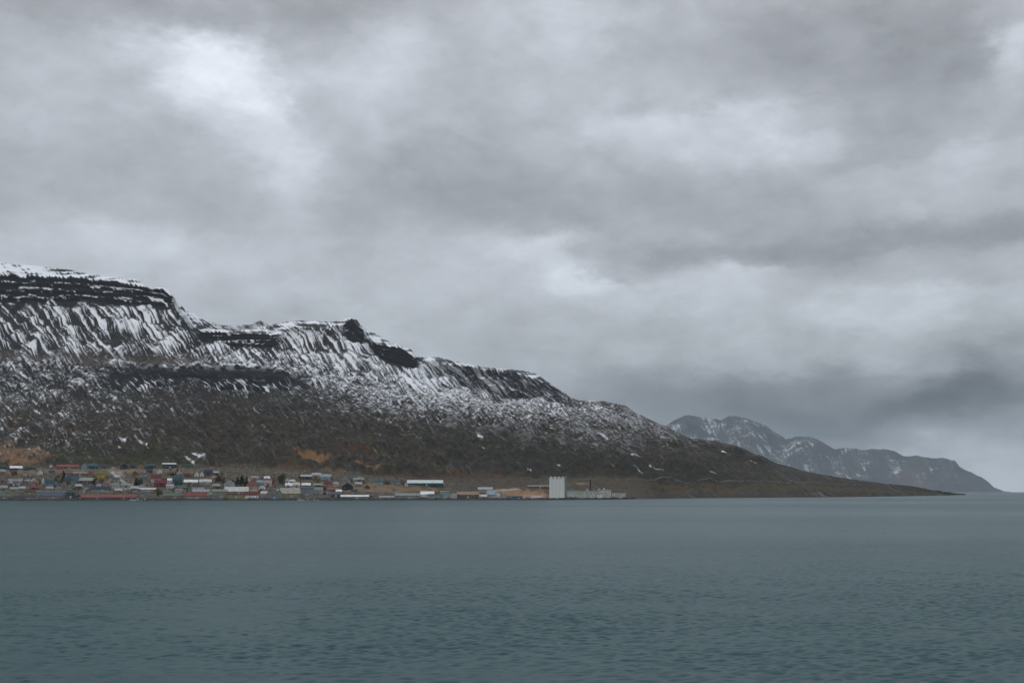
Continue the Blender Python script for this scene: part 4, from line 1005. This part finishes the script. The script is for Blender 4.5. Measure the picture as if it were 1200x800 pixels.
# ------------------------------------------------------------------ smaller houses between the larger ones
for (x_, yb, w_, h_, rf, wc, rc, lab) in [
 (3, 555.6, 6, 5, 'gable', 'tan', 'grey', 'tan house on the bank at the left edge of town'),
 (17, 556.4, 6, 4.6, 'front', 'brown', 'offwhite', 'brown gable with pale roof on the bank above the white flat block'),
 (31, 556.6, 7, 4.4, 'gable', 'offwhite', 'rust', 'off white house with rust roof on the left bank'),
 (47, 556.2, 6, 5, 'front', 'white', 'slate', 'white gable with slate roof on the left bank'),
 (60, 556.4, 5.5, 4.6, 'gable', 'pale_blue', 'dark', 'light blue house with black roof left of the rust brown terrace'),
 (9, 568.6, 6, 4.4, 'front', 'offwhite', 'dark_red', 'off white gable with dark red roof below the white flat block'),
 (19, 568.8, 7, 4.2, 'gable', 'white', 'slate', 'white house with slate roof below the white flat block'),
 (31, 568.2, 6, 4.4, 'front', 'tan', 'grey', 'tan gable with grey roof below the small grey house'),
 (42, 568.0, 6.5, 4.6, 'gable', 'aqua', 'rust', 'aqua house with rust roof left of the blue grey house'),
 (68, 573.6, 6.5, 4.8, 'front', 'pale_grey', 'dark', 'pale grey gable with black roof above the blue grey waterfront roof'),
 (58, 574.6, 8, 4.4, 'gable', 'cream', 'grey', 'cream house with grey roof above the blue grey waterfront roof'),
 (92, 573.0, 7, 5, 'gable', 'brown', 'pale_grey', 'brown house with pale roof above the left end of the long red roofs'),
 (100, 574.6, 5.5, 4.8, 'front', 'offwhite', 'slate', 'off white gable with slate roof left of the navy roof'),
 (99, 569.4, 6, 4.2, 'gable', 'sage', 'dark', 'sage house with black roof below the pale sloping roof'),
 (119, 565.6, 6, 4.6, 'front', 'slate', 'pale_grey', 'slate gable with pale roof below the bright yellow house'),
 (125, 569.2, 7, 4.2, 'gable', 'pale_grey', 'rust', 'pale grey house with rust roof right of the tiny white gable'),
 (135, 571.0, 7, 4.6, 'gable', 'offwhite', 'sage', 'off white house with sage roof on the gravel right of the navy roof'),
 (139, 577.4, 8, 4.4, 'gable', 'tan', 'pale_grey', 'tan house with pale roof behind the right long red roof'),
 (150, 578.0, 6, 4.6, 'front', 'sage', 'dark', 'sage gable with black roof behind the right long red roof'),
 (168, 580.4, 8, 4.2, 'gable', 'pale_grey', 'slate', 'pale grey house with slate roof above the moored boats'),
 (158, 556.8, 6, 4.4, 'front', 'rust', 'dark', 'rust gable with black roof right of the white track'),
 (175, 553.8, 7, 4.2, 'gable', 'slate', 'dark', 'slate house with black roof below the long blackish green house'),
 (187, 554.4, 6, 4.4, 'front', 'white', 'grey', 'white gable with grey roof above the dark red roofs'),
 (200, 556.8, 7, 4.4, 'gable', 'brown', 'slate', 'brown house with slate roof above the teal house'),
 (210, 556.2, 6, 4.2, 'front', 'offwhite', 'rust', 'off white gable with rust roof above the teal house'),
 (219, 558.8, 7, 4.4, 'gable', 'slate', 'dark_red', 'slate house with dark red roof above the left white roofed hall'),
 (222, 574.8, 5.5, 4.8, 'front', 'lime_green', 'dark', 'moss green gable with black roof left of the off white villa'),
 (209, 577.4, 7, 4.2, 'gable', 'offwhite', 'tan', 'off white house with tan roof behind the green waterfront roof'),
 (257, 563.6, 6, 4.8, 'front', 'dark', 'pale_grey', 'dark gable with pale roof left of the large pale grey gable'),
 (253, 571.8, 8, 4.6, 'gable', 'brown', 'grey', 'brown house with grey roof behind the sage block'),
 (279, 562.4, 6, 4.2, 'front', 'pale_grey', 'dark', 'pale grey gable with black roof above the dark spruces'),
 (327, 574.6, 6.5, 4.8, 'gable', 'white', 'slate', 'white house with slate roof behind the twin red roofs'),
 (345, 561.0, 6, 4.2, 'front', 'sage', 'white', 'sage gable with white roof at the upper edge of the town'),
 (372, 565.8, 6, 4.4, 'front', 'tan', 'dark_red', 'tan gable with dark red roof behind the dark sage roofed house'),
 (394, 569.6, 6, 4.6, 'gable', 'offwhite', 'grey', 'off white house with grey roof left of the black gabled house'),
 (383, 579.0, 6, 4.6, 'front', 'pale_grey', 'rust', 'pale grey gable with rust roof left of the navy shed'),
 (420, 569.8, 8, 4.4, 'gable', 'tan', 'pale_grey', 'tan house with pale roof right of the black gabled house'),
 (430, 572.6, 6, 4.2, 'front', 'brown', 'slate', 'brown gable with slate roof on the bare slope right of the town'),
 (415, 577.6, 7, 3.8, 'gable', 'grey', 'dark', 'grey shed like house behind the long sage warehouse'),
]:
    B('house', 'house', x_ - w_ / 2, x_ + w_ / 2, yb - h_, yb, rf, .45, wc, rc, lab, 2, 1, chimney=(int(x_) % 3 == 0))

for x0_, x1_, y0_, y1_, n_, kd, lb, gr in [
 (0, 60, 562, 574, 14, 'birch', 'dark leafless garden tree around the brown cottage with the red roof', 'garden trees around the red roofed cottage'),
 (60, 112, 566, 578, 12, 'birch', 'dark leafless garden tree above the long red roofs', 'garden trees above the long red roofs'),
 (128, 176, 566, 579, 12, 'birch', 'dark leafless garden tree on the gravel right of the navy roof', 'garden trees on the gravel'),
 (196, 246, 566, 577, 12, 'spruce', 'small dark spruce behind the green and red waterfront roofs', 'small spruces behind the green and red waterfront roofs'),
 (256, 300, 560, 572, 12, 'birch', 'dark leafless tree among the houses by the spruce grove', 'leafless trees by the spruce grove'),
 (300, 352, 566, 577, 12, 'spruce', 'small dark spruce behind the twin red roofs', 'small spruces behind the twin red roofs'),
 (352, 398, 558, 570, 10, 'birch', 'dark leafless tree below the pale blue roofed house', 'leafless trees below the pale blue roof')]:
    trees(kd, clump(x0_, x1_, y0_, y1_, n_, 3, 5.5), lb, gr)
